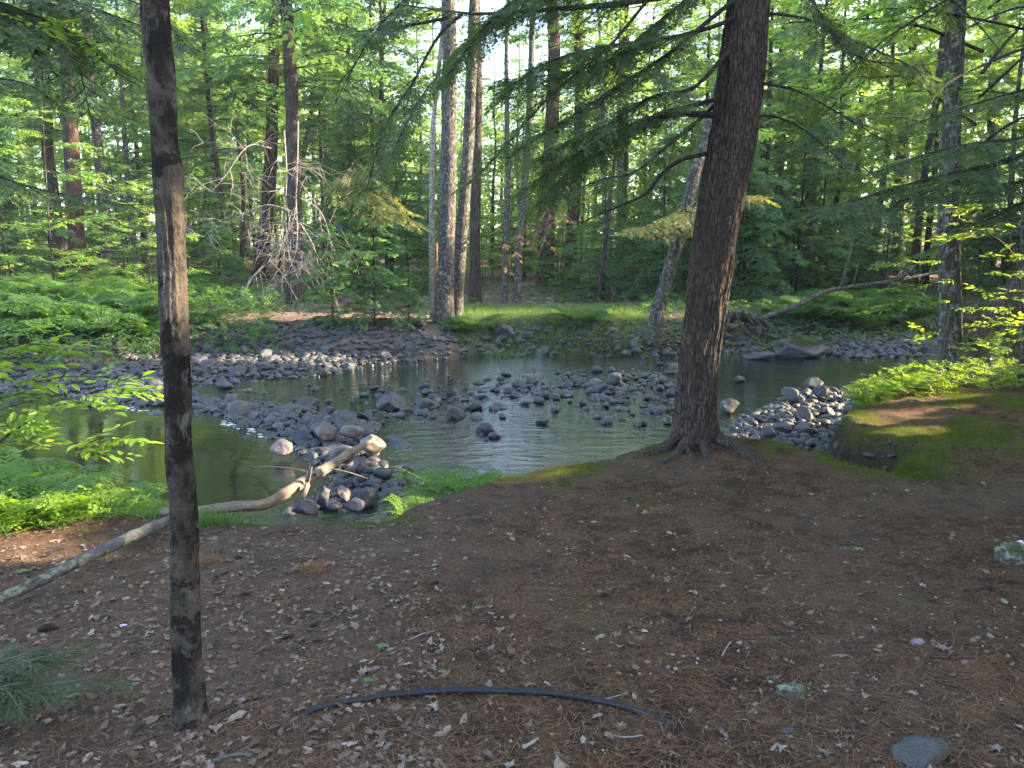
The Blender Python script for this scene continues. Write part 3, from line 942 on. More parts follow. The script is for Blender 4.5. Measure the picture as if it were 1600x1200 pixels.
far_trunk((1014, 532), [(1030, 480), (1052, 400), (1074, 320), (1088, 262)], 20, 'bark_grey', 'grey tree on the far bank leaning right towards the big hemlock', name='leaning_tree', H=10, crown=('broadleaf_tree', 2), cz=5.5, cs=.6, roots=4, flare=0.9, n=20)
far_trunk((1216, 440), [(1216, 330), (1222, 200)], 13, 'bark_grey', 'greyish trunk dim among hemlocks right of the big trunk', crown=('hemlock', 2), cz=1.5)
far_trunk((1270, 436), [(1268, 340), (1262, 240)], 15, 'bark_dark', 'dim dark trunk above the fallen pale tree', crown=('broadleaf_tree', 0), cz=1.0)
far_trunk((1330, 430), [(1332, 360), (1340, 250)], 10, 'bark_dark', 'slim dim stem above the middle of the fallen pale tree', crown=('broadleaf_tree', 1), cz=0.0)
far_trunk((1400, 430), [(1404, 330), (1410, 240)], 16, 'bark_dark', 'dim trunk between fallen tree and the mossy right tree', crown=('hemlock', 1), cz=2.0)
far_trunk((1548, 432), [(1546, 330), (1550, 200)], 16, 'bark_dark', 'dim trunk at the far right beyond the yellow leaves', crown=('broadleaf_tree', 0), cz=1.5)

# splintered snag beside the twin tree
b = hit(684, 500)
root = empty('tree_snag', b, 'splintered brown snag wedged beside the grey twin tree', 'snag')
sg = trunk_geo(np.array([[0, 0, -.2], [0.0, 0, 0.6], [-0.02, 0, 1.25], [0.0, 0, 1.7]]), 0.085, 0.035, 14, 30, 0.3, 0.3, 0.22, 8)
sg.build('trunk', simple_mat('split_wood', (0.10, 0.055, 0.03), (0.30, 0.17, 0.08), 14, 0.9, 0.8, 0.02), root)

# ------------------------------------------------------------------ forest fill
placed = [(float(o.location.x), float(o.location.y), 1.0) for o in bpy.data.objects if o.get('category') in ('tree', 'snag')]
def far_ok(x, y, dmin):
    return all((x - a) ** 2 + (y - b_) ** 2 > dmin * dmin for a, b_, _ in placed)
def scatter(kind, n, y0, y1, dmin, smin, smax, spread=0.78, tries=4000, dedge=1.5):
    c = 0
    for _ in range(tries):
        if c >= n:
            break
        y = y0 + (y1 - y0) * rng.random() ** 0.8
        x = rng.uniform(-1, 1) * y * spread
        if float(sdist(FAR, np.array([x]), np.array([y]))[0]) < dedge or not far_ok(x, y, dmin):
            continue
        if kind in ('young_hemlock', 'broadleaf_sapling') and -0.62 < x / y < -0.06 and y < 29 and rng.random() < .85:
            continue
        sc_ = rng.uniform(smin, smax)
        if kind in ('hemlock', 'broadleaf_tree') and (-0.20 < x / y < 0.10):
            if y < 33 and rng.random() < .3:
                continue
            sc_ = rng.uniform(.5, .8) * (1 if y < 45 else 1.15)
        plant(kind, x, y, sc_)
        placed.append((x, y, 1))
        c += 1
scatter('hemlock', 20, 24, 52, 2.2, 0.8, 1.25)
scatter('broadleaf_tree', 64, 26, 62, 2.0, 0.75, 1.2)
scatter('young_hemlock', 56, 21, 42, 1.3, 0.7, 1.3, dedge=3.0)
scatter('broadleaf_sapling', 60, 20.5, 44, 1.0, 0.8, 1.4, dedge=2.6)

# far woodland that reads as one mass
g = Geo()
for i in range(230):
    y = rng.uniform(56, 95)
    x = rng.uniform(-0.85, 0.85) * y
    H = rng.uniform(14, 22)
    if -0.18 < x / y < 0.06 or 0.58 < x / y < 0.61:
        H = rng.uniform(9, 15)
    z0 = 1.0
    P = np.array([[x, y, z0 - 1.5], [x + rng.normal(0, .3), y, H * 0.5], [x + rng.normal(0, .5), y, H]])
    g.add(*tube(P, [0.2, 0.14, 0.05], 5), 1)
    n = 130
    zz = z0 + H * rng.uniform(0.03, 1.0, n)
    rr = 3.4 * np.sqrt(rng.random(n))
    aa = rng.uniform(0, 6.28, n)
    O = np.stack([x + rr * np.cos(aa), y + rr * np.sin(aa), zz], 1)
    X = np.stack([np.cos(aa), np.sin(aa), rng.normal(0, 0.3, n)], 1)
    Zv = np.stack([rng.normal(0, .4, n), rng.normal(0, .4, n), np.ones(n)], 1)
    add_inst(g, SP_FAR, O, X, Zv, rng.uniform(0.8, 1.5, n), 0)
fw = g.build('far_woodland', [MAT['broad'], MAT['bark_dark']], None, False)
tag(fw, 'mass of sunlit woodland far behind the trunks across the river', 'woodland', kind='stuff')

# ------------------------------------------------------------------ near trees
def px_trunk(name, label, cat, pts, depth0, dd, bark, n, k, H, roots=0, flare=0.5, flare_h=0.35, bump=0.05, seed=3, furrow=0.0):
    """trunk from (px, py, width px) rows, first row is the foot; furrow = bark ridge depth in metres"""
    W, rad = [], []
    for i, (px, py, wd) in enumerate(pts):
        Y = depth0 + dd * i
        p = at(px, py, Y)
        W.append(p)
        rad.append(wd * (np.dot(p - [0, 0, CAMZ], [0, math.cos(R(PITCH)), -math.sin(R(PITCH))])) / F / 2)
    W = np.array(W)
    base = W[0].copy()
    base[2] = TZ(base[0], base[1])
    d = unit(W[-1] - W[-3])
    stp = np.linalg.norm(W[-1] - W[-2])
    while W[-1][2] < H:
        stp = min(1.2, stp * 1.25)
        d = unit(d + np.array([0, 0, 0.06 * stp]))
        W = np.vstack([W, W[-1] + d * stp])
        rad.append(rad[-1] * (1 - 0.05 * stp))
    W[0, 2] = base[2] - 0.12
    A = np.column_stack([W, rad])
    A = resample(A, k)
    C, rr = A[:, :3], A[:, 3]
    V, Q = tube(C, rr, n)
    V = V.reshape(k, n, 3)
    ang = np.linspace(0, 2 * np.pi, n, endpoint=False)[None]
    zz = (C[:, 2] - base[2])[:, None]
    ca, sa = np.cos(ang), np.sin(ang)
    off = bump * 2 * fbm(ca * 1.3 + seed, sa * 1.3, zz * 1.1, 4, seed) * rr[:, None]
    if furrow:
        wr = fbm(ca * 4, sa * 4, zz * 2.2, 3, seed + 5)
        q = fbm(ca * 7 + wr, sa * 7 + wr, zz * 2.4 + wr, 3, seed + 9)
        rid = np.abs(q) * 2.6
        off = off + furrow * (np.clip(rid, 0, 1) - 0.6) + furrow * 0.35 * fbm(ca * 22, sa * 22, zz * 12, 2, seed + 4)
    if not furrow:
        off = off + rr[:, None] * (0.16 * fbm(ca * 3 + seed, sa * 3, zz * 6, 3, seed + 2) + 0.10 * fbm(ca * 9, sa * 9, zz * 26, 3, seed + 6))
    rt = 1.0
    if roots:
        rt = 0.45 + 0.95 * np.maximum(0, np.cos(ang * roots + seed)) ** 1.6
    off = off + flare * rr[:, None] * np.exp(-np.maximum(zz, 0) / flare_h) * rt
    dv = unit(V - C[:, None])
    V = V + dv * off[..., None]
    root = empty(name, base, label, cat)
    Geo().add((V - base).reshape(-1, 3), Q).build('trunk', MAT[bark], root)
    return root, base, C

# foreground slender trunk
near_tree, nb, _ = px_trunk('slender_tree', 'slender dark mottled trunk standing close in front, its right side caught by sun', 'tree',
    [(298, 1126, 45), (293, 1040, 42), (289, 900, 41), (286, 800, 41), (279, 700, 40), (276, 600, 39), (271, 500, 41), (268, 400, 39), (263, 310, 39), (262, 268, 42), (257, 220, 38), (255, 160, 39), (252, 110, 41), (246, 60, 41), (242, 0, 43)],
    2.46, 0.004, 'bark_smooth', 80, 420, 7.0, 4, 0.38, 0.07, 0.12, 7)

# the big hemlock
big, hb, HC = px_trunk('hemlock_tree', 'big furrowed hemlock trunk with spreading roots on the bank edge', 'tree',
    [(1088, 700, 82), (1085, 650, 64), (1091, 575, 60), (1100, 500, 62), (1120, 350, 67), (1134, 270, 68), (1148, 200, 69), (1160, 100, 68), (1169, 0, 64), (1176, -80, 62)],
    HEM[1], 0.0, 'bark_hem', 220, 520, 13.0, 5, 0.10, 0.16, 0.05, 2, 0.021)
def root_piece(parent, base, pts, r0, r1, bark='bark_hem', depth=None):
    P = []
    for q in pts:
        p = hit(q[0], q[1]) if depth is None else at(q[0], q[1], depth)
        p = p.copy()
        p[2] += q[2] if len(q) > 2 else 0.0
        P.append(p)
    P = resample(np.array(P), 18)
    r = np.linspace(r0, r1, 18) * (1 + 0.25 * fbm(np.arange(18) * 0.5, 1, 0, 2, int(r0 * 1000)))
    V, Q = tube(P - base, r, 10)
    return Geo().add(V, Q).build('root', MAT[bark], parent)
for pts, a, b_ in [([(1062, 692, .05), (1035, 706, .02), (1004, 713, .0), (972, 724, -.03)], .06, .02),
                   ([(1072, 700, .05), (1058, 712, .02), (1040, 720, .0), (1015, 722, -.03)], .045, .015),
                   ([(1122, 692, .04), (1150, 704, .02), (1182, 722, .0), (1222, 748, -.04)], .055, .015),
                   ([(1098, 700, .04), (1104, 712, .0), (1122, 724, -.03)], .04, .015),
                   ([(1068, 703, .04), (1080, 714, .01), (1100, 716, -.02)], .03, .015)]:
    root_piece(big, hb, pts, a, b_)

# boughs of the big hemlock, one crown: limbs traced with their own distance
g = Geo()
OFF = hb
def hb_bough(pts, Y0, Y1, r0, side, twig=0.115, sps=0.068, spt=0.042, start=0.15, dens=1.0, temps=None, droop=0.3, leaf=0, taper=0.75):
    n = len(pts)
    P = np.array([at(px, py, Y0 + (Y1 - Y0) * i / (n - 1)) for i, (px, py) in enumerate(pts)])
    bough(g, P - hb, r0, side, twig, sps, spt, temps or TW_NEAR, start, droop, 1, leaf, dens, True, 6, taper)
SH0 = [(p - hb, r) for p, r in SHAFTS]
hy = HEM[1]
hb_bough([(1112, 180), (1070, 178), (1030, 184), (985, 196), (950, 212), (920, 230), (880, 252), (830, 290)], hy, hy - 0.7, 0.028, 0.55, start=0.3)
hb_bough([(1103, 240), (1062, 251), (1032, 274), (1008, 304), (960, 325), (925, 340), (890, 356)], hy, hy - 0.4, 0.022, 0.25, start=0.75, dens=0.35)
hb_bough([(1172, -45), (1080, -15), (980, 4), (900, 12), (800, 19), (740, 22), (680, 14), (620, 7)], hy, hy - 1.2, 0.035, 0.5, start=0.35, dens=0.8)
hb_bough([(1060, -60), (1000, 15), (950, 75), (900, 115), (860, 150), (810, 205), (770, 250), (730, 290)], hy - 0.2, hy - 1.5, 0.016, 0.5, start=0.35, dens=0.7)
hb_bough([(722, 22), (690, 50), (665, 90), (645, 130), (605, 190), (585, 250), (572, 300)], hy - 1.1, hy - 1.5, 0.013, 0.42, start=0.3, dens=0.6)
hb_bough([(700, 28), (660, 36), (610, 44), (555, 49)], hy - 1.1, hy - 1.4, 0.012, 0.4, start=0.4, dens=0.7)
hb_bough([(1172, -20), (1110, 30), (1050, 80), (990, 120), (930, 160), (870, 195), (800, 240)], hy, hy - 1.2, 0.024, 0.75, start=.28)
hb_bough([(1165, 50), (1130, 90), (1080, 140), (1020, 150), (960, 190), (900, 215), (850, 245)], hy, hy - 0.9, 0.022, 0.7, start=.35)
hb_bough([(1172, -40), (1090, -10), (1010, 50), (960, 90), (900, 110), (840, 120), (780, 125)], hy, hy - 0.5, 0.02, 0.7)
hb_bough([(1150, 130), (1090, 190), (1040, 230), (990, 270), (940, 280), (890, 300), (840, 310)], hy, hy + 1.2, 0.02, 0.6, dens=0.75)
hb_bough([(1172, -45), (1080, -70), (980, -60), (900, -40), (820, -10), (760, 40), (700, 120)], hy, hy - 0.9, 0.024, 0.7)
hb_bough([(1176, -80), (1000, -120), (850, -100), (720, -60), (620, 10), (560, 90), (520, 170)], hy, hy - 1.6, 0.022, 0.6, dens=0.6)
hb_bough([(1192, 20), (1230, 24), (1270, 33), (1330, 62), (1400, 92), (1450, 118)], hy, hy - 0.6, 0.014, 0.5, start=0.25, dens=0.7)
hb_bough([(1185, -40), (1240, -40), (1280, 20), (1306, 60), (1350, 92), (1405, 100)], hy, hy - 0.8, 0.022, 0.6, start=0.3, dens=0.8)
hb_bough([(1190, 130), (1240, 140), (1290, 165), (1340, 195), (1390, 225)], hy, hy + 0.8, 0.013, 0.5, start=0.2, dens=0.7)
hb_bough([(1185, 180), (1220, 185), (1260, 205), (1300, 240), (1330, 270)], hy, hy + 0.3, 0.010, 0.4, start=0.2, dens=0.55)
hb_bough([(1180, 10), (1120, 40), (1040, 60), (960, 70), (890, 85), (830, 110), (790, 150)], hy, hy - 0.9, 0.02, 0.75, start=.25)
hb_bough([(1140, 150), (1080, 165), (1010, 185), (940, 225), (880, 275), (840, 320)], hy, hy - 0.2, 0.02, 0.6)
hb_bough([(1176, -70), (1060, -60), (950, -40), (840, -10), (750, 50), (690, 110), (640, 180), (610, 250)], hy, hy - 0.2, 0.02, 0.6, dens=.8)
hb_bough([(1192, -30), (1320, -60), (1440, -30), (1520, 30), (1570, 90)], hy, hy - 1.0, 0.022, 0.7, start=0.25, dens=0.9)
# live boughs above the frame keep the bank in shade
for i in range(26):
    z = rng.uniform(5.6, 12.5)
    a = rng.uniform(0, 6.28)
    L = rng.uniform(1.8, 3.6) * (1 - (z - 5) / 14)
    c = HC[int(np.argmin(abs(HC[:, 2] - z)))] - hb
    d = np.array([math.cos(a), math.sin(a), 0])
    P = np.array([c, c + d * L * .4 + [0, 0, .15], c + d * L * .75, c + d * L + [0, 0, -.35]])
    bough(g, P, 0.03, 0.7, 0.26, 0.24, 0.15, TW_FAR, 0.12, 0.3, 1, 0, 0.95, True, 4)
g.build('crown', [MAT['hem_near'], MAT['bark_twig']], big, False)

# mossy right tree and the trunk cut by the right edge
rt, rb, RC = px_trunk('mossy_tree', 'straight greenish grey trunk standing in the bushes at the right bank', 'tree',
    [(1486, 602, 38), (1485, 560, 35), (1484, 500, 33), (1483, 420, 31), (1481, 330, 30), (1485, 230, 29), (1490, 120, 28), (1495, 0, 28)], RT[1], 0.0, 'bark_grey', 48, 160, 11.0, 4, 0.3, 0.2, 0.06, 6, 0.006)
OFF = rb
broad_crown(11, 2.6, 2.6, 24, 401, SP_FAR, 0.24, 0.4, 1.1, .75, 8, .025, True).build('crown', [MAT['broad'], MAT['bark_twig']], rt, False)
et, eb, _ = px_trunk('mossy_tree', 'trunk cut off by the right edge of the photo behind yellow leaves', 'tree',
    [(1610, 612, 32), (1609, 560, 29), (1608, 500, 27), (1610, 400, 26), (1613, 250, 25), (1617, 100, 24)], RT[1] - 0.1, 0.0, 'bark_grey', 32, 100, 9.0, 3, 0.3, 0.2, 0.06, 9)
OFF = eb
broad_crown(9, 2.6, 2.2, 18, 402, SP_FAR, 0.24, 0.4, 1.1, .75, 8, .025, True).build('crown', [MAT['broad'], MAT['bark_twig']], et, False)

# hemlock standing right of the photo, its big bough reaches in
def offtree(x, y, label, H=11.0, r=0.16):
    z = TZ(x, y)
    root = empty('hemlock_tree', (x, y, z), label, 'tree')
    trunk_geo(wavy(H, 0.05, int(abs(x) * 10)), r, 0.03, 16, 40, 0.5, 0.3, 0.05, 4).build('trunk', MAT['bark_hem'], root)
    return root, np.array([x, y, z])
ro, rbase = offtree(5.1, 6.0, 'hemlock beside the right edge reaching a heavy dark bough into view')
g = Geo()
OFF = rbase
def ob(base, pts, Y0, Y1, r0, side, **k):
    n = len(pts)
    P = np.array([at(px, py, Y0 + (Y1 - Y0) * i / (n - 1)) for i, (px, py) in enumerate(pts)])
    bough(g, P - base, r0, side, k.get('twig', 0.115), k.get('sps', 0.068), k.get('spt', 0.042), TW_NEAR, k.get('start', 0.15), k.get('droop', 0.3), 1, 0, k.get('dens', 1.0), True, 6)
ob(rbase, [(1830, 130), (1700, 195), (1620, 232), (1560, 256), (1500, 268), (1420, 288), (1350, 310), (1265, 328)], 6.0, 5.0, 0.035, 0.55)
ob(rbase, [(1830, 120), (1700, 180), (1600, 215), (1540, 222), (1480, 232), (1420, 250), (1370, 270)], 6.0, 5.3, 0.025, 0.5)
ob(rbase, [(1830, 150), (1700, 230), (1620, 275), (1560, 290), (1500, 282), (1440, 300), (1380, 330), (1310, 345)], 6.0, 4.9, 0.022, 0.45)
ob(rbase, [(1830, 40), (1700, 60), (1600, 76), (1530, 105), (1480, 130), (1450, 165), (1430, 200)], 6.0, 5.2, 0.02, 0.4, dens=0.7)
ob(rbase, [(1830, -10), (1700, 0), (1600, 10), (1540, 30), (1480, 60)], 6.0, 5.6, 0.02, 0.5, dens=0.8)
ob(rbase, [(1830, 160), (1720, 250), (1640, 300), (1590, 320), (1540, 345), (1500, 350)], 6.0, 5.2, 0.015, 0.35, dens=0.7)
ob(rbase, [(1830, -60), (1650, -50), (1520, -20), (1430, 30), (1360, 80), (1310, 140)], 6.0, 5.8, 0.02, 0.55, dens=0.8)
ob(rbase, [(1830, 70), (1700, 110), (1600, 140), (1530, 160), (1470, 180), (1400, 200)], 6.0, 5.9, 0.02, 0.5, dens=0.8)
for i in range(16):
    z = rng.uniform(4.6, 10)
    a = rng.uniform(0, 6.28)
    L = rng.uniform(1.5, 3.0) * (1 - (z - 4) / 12)
    d = np.array([math.cos(a), math.sin(a), 0])
    P = np.array([[0, 0, z], [0, 0, z + .15] + d * L * .4, [0, 0, z] + d * L * .75, [0, 0, z - .35] + d * L])
    bough(g, P, 0.03, 0.7, 0.26, 0.24, 0.15, TW_FAR, 0.12, 0.3, 1, 0, 0.9, True, 4)
# keep the sun's gaps open
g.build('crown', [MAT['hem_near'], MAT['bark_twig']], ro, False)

# hemlock left of the photo, boughs in the top left corner
lo, lbase = offtree(-5.2, 5.6, 'hemlock beyond the left edge with dark boughs filling the top left corner')
g = Geo()
OFF = lbase
ob(lbase, [(-330, -60), (-160, -40), (-40, -10), (40, 20), (100, 45), (150, 80), (190, 120)], 5.6, 5.0, 0.025, 0.45)
ob(lbase, [(-330, -100), (-160, -90), (-40, -60), (60, -20), (140, 10), (220, 40)], 5.6, 4.9, 0.025, 0.5)
ob(lbase, [(-330, 20), (-160, 10), (-60, 20), (0, 45), (50, 75), (90, 120)], 5.6, 5.2, 0.02, 0.4)
ob(lbase, [(-330, 180), (-160, 220), (-40, 262), (20, 284), (80, 300), (140, 310), (210, 322)], 5.6, 6.2, 0.018, 0.45, dens=0.75)
ob(lbase, [(-330, -20), (-160, -30), (-20, 0), (60, 30), (110, 70), (130, 130), (140, 180)], 5.6, 5.3, 0.02, 0.4)
ob(lbase, [(-330, -90), (-160, -70), (-20, -40), (60, 0), (120, 20), (180, 70)], 5.6, 5.6, 0.02, 0.5)
ob(lbase, [(-330, 0), (-160, 0), (-60, -10), (20, 30), (70, 50), (110, 100)], 5.6, 4.7, 0.02, 0.45)
ob(lbase, [(-330, -140), (-100, -130), (60, -70), (160, -20), (240, 20), (290, 70)], 5.6, 5.2, 0.02, 0.45, dens=.8)
ob(lbase, [(-330, 60), (-160, 110), (-40, 120), (40, 130), (100, 170)], 5.6, 5.8, 0.015, 0.4, dens=0.6)
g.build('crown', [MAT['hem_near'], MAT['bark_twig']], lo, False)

# unseen hemlocks added on the sunny side as sun blockers, crowns cut for shafts
def shade_tree(x, y, H, L, seed, label, group='unseen hemlocks added to shade the near bank'):
    z = TZ(x, y)
    root = empty('hemlock_tree', (x, y, z), label, 'tree', group)
    base = np.array([x, y, z])
    global rng
    gg = hem_crown(H, 0.9, L, 0.45, 5, TW_FAR, 0.42, 0.26, 0.2, None, seed, 0.6, 0.75, carve_at=base, density=1.0)
    gg.V = [v - base for v in gg.V]
    gg.build('crown', [MAT['hem_far'], MAT['bark_twig']], root, False)
    trunk_geo(wavy(H, 0.05, seed), 0.2, 0.03, 10, 24, 0.5, 0.4, 0.05, 2).build('trunk', MAT['bark_dark'], root)
OFF = np.zeros(3)
for i, (x, y, H) in enumerate([(18.0, 22.8, 13), (19.5, 26.0, 15), (22.5, 30.0, 16), (23.0, 24.5, 15), (26.0, 28.0, 17), (26.5, 33.5, 17)]):
    shade_tree(x, y, H, 3.2, 340 + i, 'unseen dense hemlock added on the far bank as a sun blocker', 'unseen hemlocks added as sun blockers on the far bank')
SL = 'unseen dense hemlock added to the shading row on the near bank'
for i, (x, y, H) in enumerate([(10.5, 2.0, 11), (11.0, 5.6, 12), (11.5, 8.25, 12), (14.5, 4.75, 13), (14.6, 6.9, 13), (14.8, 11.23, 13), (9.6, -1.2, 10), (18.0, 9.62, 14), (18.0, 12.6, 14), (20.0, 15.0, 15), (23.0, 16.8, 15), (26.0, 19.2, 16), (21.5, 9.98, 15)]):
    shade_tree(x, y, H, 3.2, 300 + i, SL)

# ------------------------------------------------------------------ stones
def stone_mesh(seed, sub, flat=0.62, facet=7):
    bm = bmesh.new()
    bmesh.ops.create_icosphere(bm, subdivisions=sub, radius=1.0)
    V = np.array([v.co[:] for v in bm.verts])
    Fc = np.array([[v.index for v in f.verts] for f in bm.faces])
    bm.free()
    r = np.random.default_rng(seed)
    for _ in range(facet):
        nrm = unit(r.normal(0, 1, 3))
        d = r.uniform(0.5, 0.85)
        over = np.maximum(V @ nrm - d, 0)
        V = V - nrm * (over * 0.93)[:, None]
    V = V * (1 + 0.22 * fbm(V[:, 0] * 1.2 + seed, V[:, 1] * 1.2, V[:, 2] * 1.2, 3, seed))[:, None]
    V = V * (1 + 0.09 * fbm(V[:, 0] * 4 + seed, V[:, 1] * 5, V[:, 2] * 5, 2, seed + 1))[:, None]
    V = V / np.abs(V).max(0)
    V[:, 2] *= flat
    V[:, 1] *= r.uniform(0.72, 0.95)
    return V, Fc
STONES = []
for s in range(10):
    V, Fc = stone_mesh(50 + s, 4, (0.55, 0.7, 0.62, 0.5, 0.8, 0.66, 0.58, 0.74, 0.48, 0.64)[s], 7 + s % 5)
    o = Geo().add(V, Fc).build('proto_stone', MAT['stone'])
    me = o.data
    bpy.data.objects.remove(o)
    STONES.append(me)
WARM = []
for s in (0, 4, 7):
    me = STONES[s].copy()
    me.materials[0] = MAT['stone_warm']
    WARM.append(me)
LOWV = [stone_mesh(90 + s, 2, (0.55, 0.7, 0.6, 0.65)[s], 4) for s in range(4)]

taken = []
def put_stone(x, y, r, z, label, group=None, name='river_stone', mesh=None, sc=(1, 1, 1), rot=None, tilt=0.2, cat='stone'):
    o = link(name, mesh or STONES[int(rng.integers(len(STONES)))])
    o.location = (x, y, z)
    o.scale = (r * sc[0], r * sc[1], r * sc[2])
    o.rotation_euler = (rng.normal(0, tilt), rng.normal(0, tilt), rng.uniform(0, 6.28) if rot is None else rot)
    tag(o, label, cat, group)
    taken.append((x, y, r))
    return o

def px_stone(px, py, wd, label, z=WZ, mesh=None, sc=(1, 1, 1), lift=0.35, **k):
    p = onz(px, py, z)
    r = wd * (p[1] * math.cos(R(PITCH)) + 0.3) / F / 2
    return put_stone(p[0], p[1], r, z + r * lift * sc[2], label, None, mesh=mesh, sc=sc, **k)

px_stone(612, 640, 50, 'largest rounded boulder standing in the middle of the river', name='boulder', mesh=STONES[4], sc=(1, 1, .95), lift=0.3, rot=0.4, tilt=0.05)
px_stone(632, 646, 24, 'small stone leaning on the right side of the largest river boulder', mesh=STONES[1])
px_stone(963, 600, 26, 'round dark boulder at the right end of the midstream row', name='boulder', mesh=STONES[4], sc=(1, 1, 1.1), lift=0.55)
px_stone(832, 602, 24, 'rounded stone standing highest in the middle of the midstream row', mesh=STONES[7], sc=(1, 1, 1.1), lift=0.45)
px_stone(940, 612, 28, 'squat dark stone just left of the round dark boulder', mesh=STONES[5])
px_stone(565, 653, 26, 'flat pale stone alone in the water right of the rock dam', mesh=STONES[3], sc=(1, 1, .8))
px_stone(757, 676, 32, 'dark rock in the bright reflection, left of a pair', mesh=STONES[1], lift=0.25)
px_stone(771, 684, 28, 'flat dark rock in the bright reflection, right of a pair', mesh=STONES[8], lift=0.25)
px_stone(712, 652, 38, 'broad dark rock below the midstream row', mesh=STONES[0], lift=.3)
px_stone(742, 640, 30, 'dark humped rock in front of the midstream row', mesh=STONES[5])
px_stone(708, 619, 30, 'pale rock in the left half of the midstream row', mesh=STONES[2])
px_stone(668, 616, 22, 'small angular rock near the left end of the midstream row', mesh=STONES[6])
px_stone(848, 662, 22, 'lone flat stone between the streaks of bright reflection', mesh=STONES[3])
px_stone(867, 643, 16, 'small dark stone in the right streak of bright reflection', mesh=STONES[1])
px_stone(950, 660, 22, 'double stone in the water left of the big hemlock', mesh=STONES[7])
px_stone(946, 636, 18, 'dark stone between the midstream row and the big hemlock', mesh=STONES[5])
px_stone(583, 700, 48, 'sunlit warm boulder under the tip of the bare fallen limb', z=-0.5, name='boulder', mesh=WARM[1], sc=(1, .9, .95), lift=.15, rot=0.8)
px_stone(510, 678, 48, 'pale flat boulder on top of the rock dam', z=-0.5, mesh=WARM[0], sc=(1, .8, .8), lift=.2)
px_stone(548, 676, 42, 'pale rounded rock at the right crest of the rock dam', z=-0.5, mesh=WARM[2], sc=(1, .8, .8), lift=.2)
px_stone(440, 703, 50, 'low brown boulder at the left edge of the rock dam', z=-0.55, name='boulder', mesh=WARM[0], sc=(1, .8, .85), lift=.2)
px_stone(535, 715, 44, 'tall pointed boulder behind the bare fallen limb', z=-0.5, name='boulder', mesh=WARM[2], sc=(1, .8, 1.1), lift=.3)
px_stone(560, 733, 34, 'upright block at the right end of the rock dam', z=-0.55, mesh=STONES[4], sc=(1, .8, 1.1), lift=.3)
px_stone(505, 780, 44, 'dark rounded boulder propped below the bare fallen limb', z=-0.42, name='boulder', mesh=STONES[4], sc=(.8, .8, 1.1), lift=.2)
px_stone(540, 778, 40, 'brownish upright boulder right of the dark propped one', z=-0.42, name='boulder', mesh=WARM[1], sc=(.8, .8, 1.05), lift=.2)
px_stone(555, 792, 34, 'low dark boulder at the foot of the near bank', z=-0.35, mesh=STONES[0], lift=.2)
px_stone(475, 795, 46, 'broad dark boulder half buried under the bare fallen limb', z=-0.33, mesh=STONES[0], lift=.15)
px_stone(566, 752, 24, 'dark wet boulder right of the boulder pile', z=-0.55, mesh=STONES[5], lift=.4)
px_stone(636, 738, 26, 'dark pointed stone at the water end of the rock dam', z=-0.6, mesh=STONES[1], lift=.4)
px_stone(216, 618, 36, 'dark boulder in the small rapid left of the dam', name='boulder', mesh=STONES[1], lift=.45)
px_stone(236, 598, 30, 'pale boulder just above the small rapid', mesh=STONES[0], lift=.4)
px_stone(146, 634, 22, 'lone stone at the edge of the dark pool', mesh=STONES[3], lift=.2)
px_stone(352, 606, 28, 'dark flat boulder on the lower edge of the gravel bar', mesh=STONES[6], lift=.4)
px_stone(383, 550, 16, 'pointed dark stone standing alone on the gravel bar', z=-.5, mesh=STONES[7], sc=(.8, .8, 1.3), lift=.3)
px_stone(404, 512, 20, 'pale boulder in the greenery of the far bank', z=-.2, mesh=WARM[2], lift=.5)
px_stone(765, 553, 36, 'broad pale rock at the far water edge below the fern', mesh=STONES[0], sc=(1, .7, 1), lift=.35)
px_stone(1034, 550, 24, 'rounded pale stone at the far water edge left of the big trunk', mesh=STONES[7], lift=.45)
px_stone(1185, 561, 50, 'flat slab lying in the water right of the big trunk', mesh=STONES[3], sc=(1, .6, .6), lift=.3, rot=0.0, tilt=.03)
px_stone(1155, 596, 18, 'round dark stone alone in the water right of the big trunk', mesh=STONES[4], lift=.3)
px_stone(1283, 622, 34, 'biggest dark boulder on the sunny right bar', z=-.58, name='boulder', mesh=STONES[0], sc=(1, .9, 1.2), lift=.5)
px_stone(1265, 606, 40, 'low boulder fading in the mist behind the right bar', z=-.62, mesh=STONES[8], lift=.3)
px_stone(1238, 625, 40, 'long grey boulder at the back of the sunny right bar', z=-.58, mesh=STONES[5], lift=.3)
px_stone(1200, 680, 30, 'smooth grey boulder at the front of the right bar', z=-.5, mesh=STONES[1], lift=.3)
px_stone(1140, 640, 36, 'dark boulder peeping out right of the big trunk', z=-.6, mesh=STONES[5], lift=.3)
px_stone(1376, 712, 34, 'brown boulder in the hollow under the mossy overhang', z=-.34, mesh=WARM[0], lift=.2)
px_stone(1310, 702, 24, 'grey stone at the mouth of the hollow under the moss', z=-.42, mesh=STONES[4], lift=.3)
